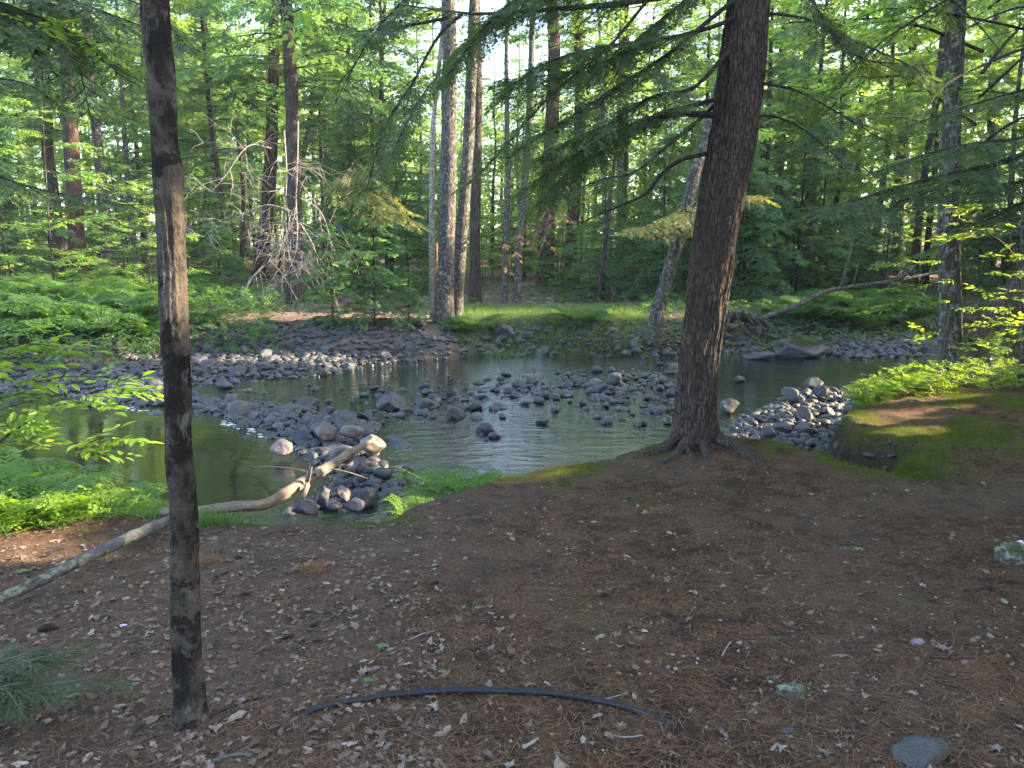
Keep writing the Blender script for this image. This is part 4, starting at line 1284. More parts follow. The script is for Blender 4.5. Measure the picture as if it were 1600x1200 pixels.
# grassy hummock boulder
ho = px_stone(1240, 556, 112, 'wide dark boulder capped with dry grass and moss at the far shore', z=-.62, name='boulder', mesh=STONES[2], sc=(1, .5, .5), lift=.3, rot=0.1, tilt=0.02)
hg = Geo()
n = 900
a = rng.uniform(0, 6.28, n); rr_ = np.sqrt(rng.random(n))
O = np.stack([0.1 + 0.62 * rr_ * np.cos(a), 0.55 * rr_ * np.sin(a), 0.50 - 0.25 * rr_ ** 2], 1)
BL = np.array([(0, -.03, 0), (0, .03, 0), (0.55, .02, .12), (1, 0, -.05), (0.55, -.02, .12)])
BLQ = np.array([[0, 1, 2, 4]]); BLT = np.array([[4, 2, 3]])
Xd = np.stack([rng.normal(0, .7, n), rng.normal(0, .7, n), rng.uniform(.2, 1.3, n)], 1)
sc = rng.uniform(.12, .34, n)
V_, F_ = inst(BL, BLQ, O, Xd, rng.normal(0, 1, (n, 3)), sc); hg.add(V_, F_)
V_, F_ = inst(BL, BLT, O, Xd, np.roll(Xd, 1, 1), sc); hg.add(V_, F_)
hg.build('grass_cap', MAT['moss'], ho, False)

def free(x, y, r, k=0.78):
    return all((x - a) ** 2 + (y - b_) ** 2 > (k * (r + c)) ** 2 for a, b_, c in taken)
def sprinkle(polys, n, rmin, rmax, label, group, pw=2.2, lift=0.3, k=0.78, zmax=None, dmin=-0.12):
    polys = [polys]
    c = 0
    pts = np.array([p for q in polys for p in q])
    lo_, hi_ = pts.min(0), pts.max(0)
    sizes = sorted((rmin + (rmax - rmin) * rng.random(n) ** pw), reverse=True)
    for r in sizes:
        for _ in range(60):
            x, y = rng.uniform(lo_[0], hi_[0]), rng.uniform(lo_[1], hi_[1])
            if abs(x) > y * 0.70 + 0.3:
                continue
            if float(sdist(polys[0], np.array([x]), np.array([y]))[0]) > dmin and free(x, y, r, k):
                z = TZ(x, y)
                if z > -0.1:
                    continue
                put_stone(x, y, r, max(z, WZ - 0.1) + r * lift, label, group, sc=(1, rng.uniform(.75, 1), rng.uniform(.75, 1.1)))
                c += 1
                break
    return c
sprinkle(BARS['dam'], 110, 0.06, 0.20, 'grey cobble in the rock dam beside the dark pool', 'cobbles of the rock dam')
sprinkle(BARS['far_bar'], 56, 0.09, 0.22, 'grey cobble on the wide gravel bar across the pool', 'cobbles of the far gravel bar', lift=.35)
sprinkle(BARS['right_bar'], 44, 0.06, 0.17, 'grey cobble on the sunny bar right of the big trunk', 'cobbles of the right bar')
sprinkle(BARS['far_shore'], 40, 0.08, 0.24, 'grey cobble along the far waterline under the bank', 'cobbles of the far waterline')
for i in range(26):
    u = rng.uniform(0, len(MIDROW) - 1.001); q = int(u)
    p = np.array(MIDROW[q]) + (np.array(MIDROW[q + 1]) - np.array(MIDROW[q])) * (u - q) + rng.normal(0, [0.25, 0.38])
    r = 0.06 + 0.13 * rng.random() ** 1.8
    if free(p[0], p[1], r, .8):
        put_stone(p[0], p[1], r, WZ + r * .15, 'dark wet stone in the row across midstream', 'stones of the midstream row')

# the countless small stones
g = Geo()
def small(n, sampler, r0, r1, pw, lift=0.3, far=False, wet=False):
    k = 0
    P = sampler(n)
    z = terrain(P[:, 0], P[:, 1])
    ok = (z < -0.12) & (np.abs(P[:, 0]) < P[:, 1] * 0.75 + 0.5)
    P, z = P[ok], z[ok]
    m = len(P)
    r = r0 + (r1 - r0) * rng.random(m) ** pw
    a = rng.uniform(0, 6.28, m)
    pick = rng.integers(0, 4, m)
    X = np.stack([np.cos(a), np.sin(a), rng.normal(0, .15, m)], 1)
    Zv = np.stack([rng.normal(0, .2, m), rng.normal(0, .2, m), np.ones(m)], 1)
    sc = np.stack([r, r * rng.uniform(.7, 1, m), r * rng.uniform(.7, 1.1, m)], 1)
    O = np.stack([P[:, 0], P[:, 1], WZ + r * rng.uniform(-.35, .35, m) if wet else z + r * lift], 1)
    for i in range(4):
        q = pick == i
        if q.any():
            g.add(*inst(LOWV[i][0], LOWV[i][1], O[q], X[q], Zv[q], sc[q]))
def in_poly(poly, dmin=-0.15):
    pts = np.array(poly); lo_, hi_ = pts.min(0) - .2, pts.max(0) + .2
    lo_ = np.maximum(lo_, [-14, 3]); hi_ = np.minimum(hi_, [15, 24])
    def f(n):
        out = []
        while sum(map(len, out)) < n:
            q = rng.uniform(lo_, hi_, (n, 2))
            out.append(q[sdist(poly, q[:, 0], q[:, 1]) > dmin])
        return np.concatenate(out)[:n]
    return f
small(3600, in_poly(BARS['dam'], -.42), .022, .095, 1.5)
small(7500, in_poly(BARS['far_bar'], -.35), .028, .10, 1.8)
small(2200, in_poly(BARS['right_bar'], -.4), .02, .085, 1.5)
small(3200, in_poly(BARS['far_shore'], -.3), .035, .12, 1.5)
small(190, lambda n: np.array([np.array(MIDROW[q]) + (np.array(MIDROW[q + 1]) - np.array(MIDROW[q])) * rng.random() + rng.normal(0, .5, 2) for q in rng.integers(0, len(MIDROW) - 1, n)]), .03, .11, 1.5, wet=True)
small(190, in_poly(pxpoly([(300, 615), (1050, 570), (1120, 640), (1000, 640), (620, 640)], WZ)), .03, .12, 1.7, wet=True)
small(130, in_poly(pxpoly([(930, 600), (1050, 580), (1040, 660), (930, 670)], WZ)), .04, .12, 1.6, wet=True)
small(60, in_poly(GULLY, -.05), .02, .07, 1.5)
cob = g.build('cobbles', MAT['stone'])
tag(cob, 'countless small grey river stones packed between the larger cobbles', 'cobbles', kind='stuff')

# foam of the little rapids, with bright sky reflections painted in as white flecks
g = Geo()
for px0, py0, px1, py1, n in [(195, 641, 240, 643, 16), (345, 659, 415, 682, 34), (640, 742, 690, 762, 14)]:
    for i in range(n):
        t = rng.random()
        p = onz(px0 + (px1 - px0) * t + rng.normal(0, 5), py0 + (py1 - py0) * t + rng.normal(0, 2), WZ)
        r = rng.uniform(.006, .024)
        V, Fc = LOWV[i % 4]
        g.add(V * [r * 1.6, r, r * .2] + [p[0], p[1], WZ + .004], Fc)
fm = Mt('foam')
foam = g.build('foam_and_glints', fm.pbr((0.75, 0.77, 0.8), 0.35, None, .5))
tag(foam, 'thin white foam and painted sky glints where water slips through the rock dam', 'foam', kind='stuff')

# ------------------------------------------------------------------ logs and deadwood
def log(name, label, pts, bark, n=36, k=220, bump=0.17, seed=1, cat='log', caps=True):
    """pts: (px, py, z, width px)"""
    A = []
    for px, py, z, wd in pts:
        p = onz(px, py, z)
        A.append(list(p) + [wd * (p[1] * math.cos(R(PITCH)) + .25) / F / 2])
    base = np.array(A[0][:3])
    A = resample(np.array(A), k)
    V, Q, T_ = tube(A[:, :3], A[:, 3], n, True)
    body = V[:-2].reshape(k, n, 3)
    C = A[:, None, :3]
    ang = np.linspace(0, 2 * np.pi, n, endpoint=False)[None]
    s = np.linspace(0, 4, k)[:, None]
    m = 1 + bump * 2 * fbm(np.cos(ang) * 1.5 + seed, np.sin(ang) * 1.5, s * 4, 4, seed)
    body = C + (body - C) * m[..., None]
    V = np.vstack([body.reshape(-1, 3), V[-2:]])
    g = Geo().add(V - base, Q)
    g.F.append(T_); g.M.append(np.zeros(len(T_)))
    o = g.build(name, MAT[bark])
    o.location = tuple(base)
    return tag(o, label, cat), base, A

def log_mat(name, a, b, c, d, cs):
    m = Mt(name)
    ob_ = m.coord()
    n1, n2, n3 = m.noise(ob_, 2.6, 5, 0.6), m.noise(m.coord((60, 60, 60)), 1.0, 5, 0.7), m.noise(ob_, cs, 6, 0.72)
    col = m.mix(m.ramp(n1, [(.38, 0.0), (.6, 1.0)]), a, b)
    col = m.mix(m.ramp(n3, [(.54, 0.0), (.60, 0.9)]), col, c)
    col = m.mix(m.ramp(n2, [(.30, .8), (.46, 0.0)]), col, d)
    n4 = m.noise(m.coord((14, 14, 40)), 1.0, 5, 0.7)
    col = m.mix(m.ramp(n4, [(.34, .7), (.46, 0.0)]), col, tuple(x * .5 for x in a))
    return m.pbr(col, .85, m.bump(m.math('ADD', n2, n3), .8, .012), .2)
MAT['bare_wood'] = log_mat('barkless_wood', (0.20, 0.155, 0.115), (0.115, 0.10, 0.09), (0.27, 0.18, 0.11), (0.06, 0.048, 0.04), 7)
MAT['lichen_log'] = log_mat('lichened_log_bark', (0.115, 0.114, 0.12), (0.05, 0.048, 0.046), (0.17, 0.185, 0.12), (0.024, 0.022, 0.018), 11)
lb, lbb, LA = log('fallen_limb', 'bare sunlit limb fallen from the bank onto the rock dam',
    [(250, 800, -.10, 11), (315, 797, -.11, 14), (360, 792, -.13, 16), (408, 789, -.15, 17), (430, 780, -.19, 17), (480, 750, -.27, 17), (525, 722, -.33, 15), (555, 703, -.36, 11), (585, 687, -.37, 5)], 'bare_wood', seed=4)
def stick_geo(pts, r0, r1, base, k=16, n=6):
    A = resample(np.array([onz(*p) for p in pts]), k)
    return Geo().add(*tube(A - base, np.linspace(r0, r1, k), n))
stick_geo([(492, 742, -.22), (480, 738, -.25), (455, 732, -.4), (420, 729, -.52), (395, 730, -.6)], .014, .006, lbb).build('branch', MAT['bare_wood'], lb)
stick_geo([(480, 752, -.22), (484, 738, -.12), (486, 728, -.06)], .02, .012, lbb).build('branch', MAT['bare_wood'], lb)
stick_geo([(480, 758, -.22), (476, 772, -.22), (468, 785, -.3)], .024, .012, lbb).build('branch', MAT['bare_wood'], lb)
stick_geo([(515, 732, -.26), (545, 738, -.3), (575, 748, -.4)], .006, .003, lbb).build('branch', MAT['bare_wood'], lb)
la, lab, _ = log('fallen_log', 'grey lichened pole lying on the leaf litter at the left edge',
    [(-90, 978, .0, 15), (0, 936, .01, 16), (60, 909, .015, 17), (110, 884, .015, 16), (160, 860, .0, 16), (210, 836, -.03, 16), (250, 818, -.06, 14), (268, 810, -.09, 10)], 'lichen_log', seed=9)

def wood(name, label, parts, bark, cat, group=None):
    """parts: lists of ((px,py,Y)...), r0, r1; first is the body, others are branch children"""
    base = at(*parts[0][0][0])
    root = None
    for pts, r0, r1 in parts:
        A = resample(np.array([at(*p) for p in pts]), max(10, len(pts) * 6))
        k = len(A)
        rr = np.linspace(r0, r1, k) * (1 + .2 * fbm(np.arange(k) * .4, r0 * 50, 0, 2, 3))
        gg = Geo().add(*tube(A - (base), rr, 10))
        if root is None:
            root = gg.build(name, MAT[bark])
            root.location = tuple(base)
            tag(root, label, cat, group)
        else:
            gg.build('branch', MAT[bark], root)
    return root
wood('fallen_tree', 'pale fallen tree slanting up from its dark roots over the right ferns',
    [([(1165, 508, 17.6), (1200, 494, 17.8), (1245, 478, 18.0), (1290, 456, 18.3), (1340, 447, 18.7), (1400, 438, 19.2), (1470, 424, 19.8)], .07, .03),
     ([(1312, 452, 18.5), (1322, 420, 18.4), (1330, 385, 18.5), (1334, 360, 18.6)], .04, .012),
     ([(1405, 437, 19.2), (1420, 425, 19.1), (1442, 404, 19.0)], .05, .03),
     ([(1330, 450, 18.6), (1340, 420, 18.7), (1342, 400, 18.8)], .02, .008)], 'bark_grey', 'fallen tree')
wood('fallen_tree', 'thick dark trunk slanting down to the water at the far right',
    [([(1640, 385, 19.5), (1600, 425, 19.0), (1572, 458, 18.7), (1545, 500, 18.3), (1522, 535, 18.0)], .13, .15)], 'bark_dark', 'fallen tree')
wood('root_plate', 'dark upturned roots at the foot of the pale fallen tree',
    [([(1130, 500, 17.6), (1150, 494, 17.6), (1178, 500, 17.6), (1200, 508, 17.5)], .13, .08), ([(1150, 490, 17.5), (1158, 508, 17.2), (1172, 522, 17.0)], .035, .015),
     ([(1160, 486, 17.5), (1180, 510, 17.1), (1186, 524, 16.9)], .03, .015), ([(1140, 488, 17.4), (1136, 510, 17.1), (1130, 524, 17.0)], .035, .015), ([(1170, 490, 17.5), (1196, 516, 17.0)], .025, .012)], 'bark_dark', 'roots')
# roots hanging from the far bank
for lab_, ps in [('dark roots hanging from the far bank below the grey twin tree', [[(690, 505, 17.2), (680, 520, 16.9), (660, 536, 16.6), (645, 545, 16.4)], [(700, 508, 17.2), (692, 525, 16.8), (672, 540, 16.4)], [(670, 505, 17.3), (640, 520, 17.0), (600, 528, 16.9), (570, 530, 16.9)], [(660, 512, 17.2), (620, 530, 16.8), (580, 536, 16.6)]]),
                ('dark tangled roots under the grey leaning tree', [[(1010, 528, 16.9), (1000, 540, 16.5), (985, 546, 16.2)], [(1016, 528, 16.9), (1022, 542, 16.4), (1030, 550, 16.1)], [(1020, 526, 17), (1050, 534, 16.6), (1080, 538, 16.4)], [(1008, 522, 17), (970, 530, 16.8), (940, 534, 16.7)]]),
                ('dark roots along the bank lip below the grass', [[(850, 520, 17.2), (868, 524, 16.9), (880, 532, 16.6)], [(900, 518, 17.2), (890, 528, 16.8), (872, 536, 16.5)], [(780, 522, 17.2), (800, 528, 16.8), (812, 536, 16.5)], [(930, 520, 17.2), (950, 530, 16.8), (960, 538, 16.6)]])]:
    wood('bank_root', lab_, [(p, .055, .02) for p in ps], 'bark_dark', 'roots')
# bleached dead limbs draped over the dark pair
base = at(455, 470, 18.6)
root = empty('dead_branch', base, 'bleached dead limbs hanging in a tangle over the dark pair of trunks', 'deadwood')
g = Geo()
mains = [[(444, 205, 18.6), (448, 270, 18.4), (446, 330, 18.2), (452, 400, 18.0), (470, 442, 17.9)], [(466, 190, 18.6), (464, 280, 18.3), (458, 345, 18.2), (432, 395, 18.0), (396, 432, 17.8), (372, 470, 17.6)],
         [(462, 300, 18.3), (464, 380, 18.0), (452, 420, 17.9), (436, 440, 17.7)], [(424, 232, 18.6), (395, 226, 18.4), (376, 240, 18.2), (352, 275, 18.0), (330, 300, 17.9)],
         [(455, 330, 18.2), (420, 320, 18.0), (390, 330, 17.9), (350, 350, 17.8), (310, 372, 17.7)], [(470, 310, 18.2), (500, 330, 18.0), (515, 370, 17.9), (530, 420, 17.8)], [(470, 350, 18.2), (490, 385, 18), (500, 430, 17.9)]]
for i, p in enumerate(mains):
    A = resample(np.array([at(*q) for q in p]), 24) - base
    g.add(*tube(A, np.linspace(.015, .006, 24), 5))
    for j in range(16):
        q = A[rng.integers(4, 24)]
        d = np.array([rng.normal(0, 1), rng.normal(-.2, .6), rng.normal(-.15, .5)]); d = unit(d)
        L = rng.uniform(.4, 1.3)
        B = np.array([q, q + d * L * .4 + [0, 0, .04], q + d * L * .8 + [0, 0, -.1 * L], q + d * L + [0, 0, -.3 * L]])
        g.add(*tube(B, [.007, .005, .004, .002], 3))
        for _ in range(3):
            e = unit(d + rng.normal(0, .6, 3) + [0, 0, -.3])
            s_ = B[rng.integers(1, 3)]
            g.add(*tube(np.array([s_, s_ + e * .25, s_ + e * .45 + [0, 0, -.08]]), [.005, .004, .002], 3))
g.build('branches', MAT['dead_twig'], root)

def reach_bough(name, label, base, boughs, leafmat, cat, temps=TW_MID, twig=.16, sps=.2, spt=.10, side=.55, dens=1.0, r0=.02):
    global g
    b = at(*base)
    root = empty(name, b, label, cat)
    gg = Geo()
    for pts in boughs:
        P = np.array([at(*p) for p in pts]) - b
        bough(gg, P, r0, side, twig, sps, spt, temps, .2, .35, 1, 0, dens, False, 4)
    gg.build('needles', [MAT[leafmat], MAT['bark_twig']], root, False)
    return root
reach_bough('dead_bough', 'rusty dead bough catching the sun between grey twins and big hemlock', (852, 330, 18.5),
    [[(852, 320, 18.3), (840, 345, 16.6), (815, 365, 15.8), (785, 385, 15.4)], [(856, 325, 18.3), (858, 350, 16.6), (850, 375, 15.8), (838, 410, 15.4)], [(856, 310, 18.3), (880, 335, 16.6), (886, 345, 15.8)], [(852, 330, 18.3), (830, 370, 16.6), (800, 400, 15.8), (790, 420, 15.4)]],
    'rusty', 'bough', dens=.55, twig=.12, side=.45)
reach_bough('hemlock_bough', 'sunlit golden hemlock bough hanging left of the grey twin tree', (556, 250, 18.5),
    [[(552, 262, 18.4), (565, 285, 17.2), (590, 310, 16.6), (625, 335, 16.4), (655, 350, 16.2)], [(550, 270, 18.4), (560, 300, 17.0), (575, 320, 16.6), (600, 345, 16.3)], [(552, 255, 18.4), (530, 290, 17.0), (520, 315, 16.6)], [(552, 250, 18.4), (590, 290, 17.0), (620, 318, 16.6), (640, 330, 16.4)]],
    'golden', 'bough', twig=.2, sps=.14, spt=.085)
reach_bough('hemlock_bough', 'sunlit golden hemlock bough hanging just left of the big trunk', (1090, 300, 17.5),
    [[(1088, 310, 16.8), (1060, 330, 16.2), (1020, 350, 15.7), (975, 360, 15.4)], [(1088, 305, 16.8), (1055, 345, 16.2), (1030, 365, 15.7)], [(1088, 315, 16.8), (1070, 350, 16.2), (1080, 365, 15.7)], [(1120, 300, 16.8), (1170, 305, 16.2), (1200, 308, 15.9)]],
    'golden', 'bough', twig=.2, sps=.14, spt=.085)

# placed young growth across the river
for kind, px, py, sc, var in [('young_hemlock', 520, 505, .55, 0), ('young_hemlock', 585, 512, .62, 1), ('young_hemlock', 640, 508, .45, 2), ('young_hemlock', 1160, 470, 1.2, 0), ('young_hemlock', 1240, 460, 1.3, 1), ('young_hemlock', 1110, 462, 1.1, 1), ('young_hemlock', 1320, 440, 1.2, 0),
                              ('young_hemlock', 1195, 452, 1.1, 2), ('broadleaf_sapling', 235, 480, 1.0, 0), ('broadleaf_sapling', 90, 480, 1.2, 1), ('broadleaf_sapling', 20, 480, 1.1, 0), ('young_hemlock', 330, 445, .9, 0), ('young_hemlock', 640, 455, 1.0, 0), ('young_hemlock', 870, 450, .8, 2), ('hemlock', 610, 452, 1.0, 2),
                              ('young_hemlock', 560, 450, 1.2, 1), ('young_hemlock', 1075, 470, .9, 0), ('hemlock', 1180, 455, 1.0, 2), ('broadleaf_sapling', 1380, 470, 1.3, 1), ('broadleaf_tree', 1290, 450, .8, 2), ('broadleaf_sapling', 880, 470, .5, 2)]:
    p = hit(px, py)
    plant(kind, p[0], p[1], sc, var)

# ------------------------------------------------------------------ ferns and undergrowth
def fern_geo(n, L, seed, temps=TW_MID, stand=0.9):
    r = np.random.default_rng(seed)
    g = Geo()
    for i in range(n):
        a = i * 2.399 + r.uniform(-.4, .4)
        l = L * r.uniform(.7, 1.15)
        d = np.array([math.cos(a), math.sin(a), 0])
        e = r.uniform(.55, 1.1) * stand
        P = resample(np.array([[0, 0, 0], d * l * .25 + [0, 0, l * .38 * e], d * l * .62 + [0, 0, l * .55 * e], d * l * .95 + [0, 0, l * .42 * e]]) + np.vstack([np.zeros(3), r.normal(0, .05 * l, (3, 3))]), 22)
        g.add(*tube(P, np.linspace(.004, .0015, 22), 3), 1)
        T = unit(np.gradient(P, axis=0))
        lat = unit(np.cross(T, [0, 0, 1.0]))
        nrm = np.cross(lat, T)
        u = np.linspace(0, 1, 22)
        pl = l * .30 * np.sin(np.pi * np.clip(.12 + .88 * u, 0, 1)) ** .8
        k = slice(4, 22)
        for sg in (-1, 1):
            dd = lat * sg + T * .38 + [0, 0, -.12]
            add_inst(g, temps, P[k], dd[k], nrm[k] + r.normal(0, .08, (18, 3)), pl[k] * r.uniform(.9, 1.1, 18))
        add_inst(g, temps, P[-1:], T[-1:], nrm[-1:], np.array([l * .06]))
    return g
FERN = {}
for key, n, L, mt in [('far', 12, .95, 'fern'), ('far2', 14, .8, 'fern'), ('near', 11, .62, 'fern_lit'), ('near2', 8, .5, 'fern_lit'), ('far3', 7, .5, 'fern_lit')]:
    o = fern_geo(n, L, len(FERN) + 70, TW_MID).build('p', [MAT[mt], MAT['grass']], None, False)
    FERN[key] = o.data
    bpy.data.objects.remove(o)
def fern(key, x, y, sc, label, group=None, z=None):
    o = link('fern', FERN[key])
    o.location = (x, y, (TZ(x, y) if z is None else z) - .02)
    o.rotation_euler = (0, 0, rng.uniform(0, 6.28))
    o.scale = (sc, sc, sc * rng.uniform(.9, 1.15))
    return tag(o, label, 'fern', group)
for px, py, key, sc, lab_ in [(745, 520, 'far', .95, 'big fern drooping over the bank right of the grey twin tree'), (905, 508, 'far', 1.15, 'widest fern arching over the bank at the right end of the grass'), (716, 522, 'far2', .6, 'smaller fern at the foot of the grey twin tree'),
                              (160, 528, 'far', 1.2, 'pale fern spilling over the far bank left of the foreground trunk')]:
    p = hit(px, py)
    fern(key, p[0], p[1], sc, lab_)
FLAB = 'fern among the greenery of the far bank at the left'
for px, py, sc in [(20, 520, 1.5), (60, 535, 1.3), (110, 515, 1.5), (200, 520, 1.4), (230, 505, 1.4), (40, 490, 1.7), (140, 490, 1.6), (190, 480, 1.5), (90, 500, 1.6), (5, 540, 1.2), (-40, 520, 1.5), (320, 505, .8), (225, 535, 1.2), (165, 510, 1.5), (250, 520, 1.2), (115, 475, 1.6), (60, 470, 1.6), (10, 478, 1.6), (240, 485, 1.2)]:
    p = hit(px, py)
    fern(('far', 'far2')[int(rng.integers(2))], p[0], p[1], sc, FLAB, 'ferns on the far left bank')
for px, py, sc in [(1235, 500, 1.1), (1270, 498, 1.2), (1300, 505, 1.1), (1335, 500, 1.2), (1365, 508, 1.0), (1400, 500, 1.2), (1430, 500, 1.2), (1320, 488, 1.2), (1380, 485, 1.2), (1255, 486, 1.0), (1440, 485, 1.1), (1215, 492, .8), (1290, 480, 1.0), (1350, 515, .9), (1420, 515, .8)]:
    p = hit(px, py)
    fern(('far', 'far2')[int(rng.integers(2))], p[0], p[1], sc, 'fern in the bed below the pale fallen tree', 'ferns under the fallen tree')
for px, py, sc in [(10, 800, 1.3), (60, 792, 1.4), (105, 785, 1.3), (150, 790, 1.1), (-40, 815, 1.4), (30, 770, 1.6), (85, 768, 1.5), (-20, 760, 1.6), (130, 775, 1.2), (40, 810, 1.1), (185, 800, .8), (0, 785, 1.7), (110, 800, 1.0), (70, 775, 1.7)]:
    p = onz(px, py, -.15)
    z = max(TZ(p[0], p[1]), -.5)
    fern(('near', 'near2')[int(rng.integers(2))], p[0], p[1], sc, 'bright fern on the near bank left of the foreground trunk', 'bright ferns on the near left bank', z)
for px, py, sc in [(705, 745, 1.0), (690, 764, .8), (740, 752, .7), (655, 780, .7), (720, 735, .9)]:
    p = onz(px, py, -.35)
    fern('far3', p[0], p[1], sc, 'feathery fern on the near bank against the glittering water', 'feathery ferns at the near water edge', max(TZ(p[0], p[1]), -.55))
for px, py, sc in [(1375, 625, .7), (1420, 612, .8), (1345, 628, .55), (1400, 618, .7), (1450, 610, .6)]:
    p = onz(px, py, -.1)
    fern('near2', p[0], p[1], sc, 'fern on the mossy mound before the greenish right tree', 'ferns on the right mossy mound')

def greenery(name, label, n, sampler, temps, h0, h1, s0, s1, mt, cat='undergrowth', blades=False, lean=.5):
    P = sampler(n)
    z = terrain(P[:, 0], P[:, 1])
    m = len(P)
    gg = Geo()
    if blades:
        O = np.stack([P[:, 0], P[:, 1], z - .01], 1)
        Xd = np.stack([rng.normal(0, lean, m), rng.normal(0, lean, m), np.ones(m)], 1)
        sc = rng.uniform(s0, s1, m)
        Zr = rng.normal(0, 1, (m, 3))
        W = np.stack([sc, np.minimum(sc, .14) * rng.uniform(.6, 1.1, m), sc], 1)
        gg.add(*inst(BL, BLQ, O, Xd, Zr, W))
        gg.add(*inst(BL, BLT, O, Xd, Zr, W))
    else:
        O = np.stack([P[:, 0], P[:, 1], z + h0 + (h1 - h0) * rng.random(m)], 1)
        a = rng.uniform(0, 6.28, m)
        add_inst(gg, temps, O, np.stack([np.cos(a), np.sin(a), rng.normal(0, .3, m)], 1), np.stack([rng.normal(0, .4, m), rng.normal(0, .4, m), np.ones(m)], 1), rng.uniform(s0, s1, m))
    o = gg.build(name, [MAT[mt], MAT['grass']], None, False)
    return tag(o, label, cat, kind='stuff')
def area(pts, z):
    return in_poly(pxpoly(pts, z), 0.0)
greenery('grass', 'light green grass on top of the far bank', 16000, area([(715, 492), (1010, 492), (1000, 528), (850, 528), (760, 530), (712, 524)], -.2), None, 0, 0, .10, .30, 'grass', 'grass', True)
greenery('undergrowth', 'low leafy undergrowth covering the far left bank', 5200, area([(-300, 465), (250, 465), (440, 492), (430, 526), (300, 528), (200, 545), (110, 552), (-300, 545)], -.2), SP_FAR, .02, .62, .14, .28, 'fern')
greenery('undergrowth', 'low leafy undergrowth on the far bank around the fallen tree', 3600, area([(1000, 480), (1480, 468), (1760, 455), (1760, 488), (1480, 508), (1200, 520), (1050, 526), (1000, 528)], -.2), SP_FAR, .02, .30, .12, .22, 'fern')
greenery('undergrowth', 'scattered low leaves on the forest floor across the river', 1500, lambda n: np.stack([rng.uniform(-16, 16, n), rng.uniform(20.5, 34, n)], 1), SP_FAR, .02, .3, .10, .22, 'broad')
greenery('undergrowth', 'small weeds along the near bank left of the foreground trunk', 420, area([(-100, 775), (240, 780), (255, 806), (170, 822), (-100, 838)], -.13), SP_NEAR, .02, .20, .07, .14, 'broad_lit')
greenery('grass', 'short grass tuft before the bare fallen limb', 1500, area([(310, 792), (420, 800), (440, 812), (310, 824)], -.13), None, 0, 0, .05, .15, 'grass', 'grass', True)
greenery('grass', 'sparse grass at the near bank edge by the glittering water', 700, area([(590, 800), (690, 765), (760, 748), (770, 752), (690, 782), (600, 812)], -.18), None, 0, 0, .04, .14, 'grass', 'grass', True)
greenery('undergrowth', 'small weeds on the near bank edge by the glittering water', 110, area([(600, 795), (690, 762), (800, 735), (940, 706), (945, 712), (800, 748), (690, 778), (610, 806)], -.2), SP_NEAR, .0, .14, .06, .12, 'fern_lit')
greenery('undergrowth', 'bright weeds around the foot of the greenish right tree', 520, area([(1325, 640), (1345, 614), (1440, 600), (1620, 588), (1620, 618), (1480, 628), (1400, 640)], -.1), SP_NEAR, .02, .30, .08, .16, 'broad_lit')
def mossy(n):
    out = []
    while sum(map(len, out)) < n:
        q = np.stack([rng.uniform(-3.5, 9, n * 2), rng.uniform(4.2, 12.5, n * 2)], 1)
        _, mo, be, _, _, _ = terrain(q[:, 0], q[:, 1], True)
        out.append(q[(mo > .35 + .5 * rng.random(len(q))) & (be < .3) & (np.abs(q[:, 0]) < q[:, 1] * .72)])
    return np.concatenate(out)[:n]
greenery('moss', 'cushions of yellow green moss along the bank edge', 90000, mossy, None, 0, 0, .015, .055, 'moss', 'moss', True, .8)

# moss hanging over the hollow, litter and roots inside it
n = 5200
uu = rng.random(n)
rim = np.array([onz(px, py, .02)[:2] for px, py in [(1296, 686), (1325, 683), (1362, 688), (1395, 696), (1422, 708), (1440, 722)]])
ki = np.minimum((uu * 5).astype(int), 4)
pp = rim[ki] + (rim[ki + 1] - rim[ki]) * (uu * 5 - ki)[:, None] + rng.normal(0, .07, (n, 2)) + [0.02, .06]
zz_ = terrain(pp[:, 0], pp[:, 1])
ok = zz_ > -.3
pp, zz_ = pp[ok], zz_[ok]; n = len(pp)
gg = Geo()
O = np.stack([pp[:, 0], pp[:, 1], zz_ + .01 * rng.random(n)], 1)
Xd = np.stack([rng.normal(-.2, .7, n), rng.normal(-.7, .5, n), rng.uniform(-.5, .8, n)], 1)
sc = rng.uniform(.03, .11, n)
W_ = np.stack([sc, sc * .8, sc], 1)
Zr = rng.normal(0, 1, (n, 3))
gg.add(*inst(BL, BLQ, O, Xd, Zr, W_)); gg.add(*inst(BL, BLT, O, Xd, Zr, W_))
tag(gg.build('moss', MAT['moss'], None, False), 'shaggy moss hanging over the dark hollow at the right bank', 'moss', kind='stuff')

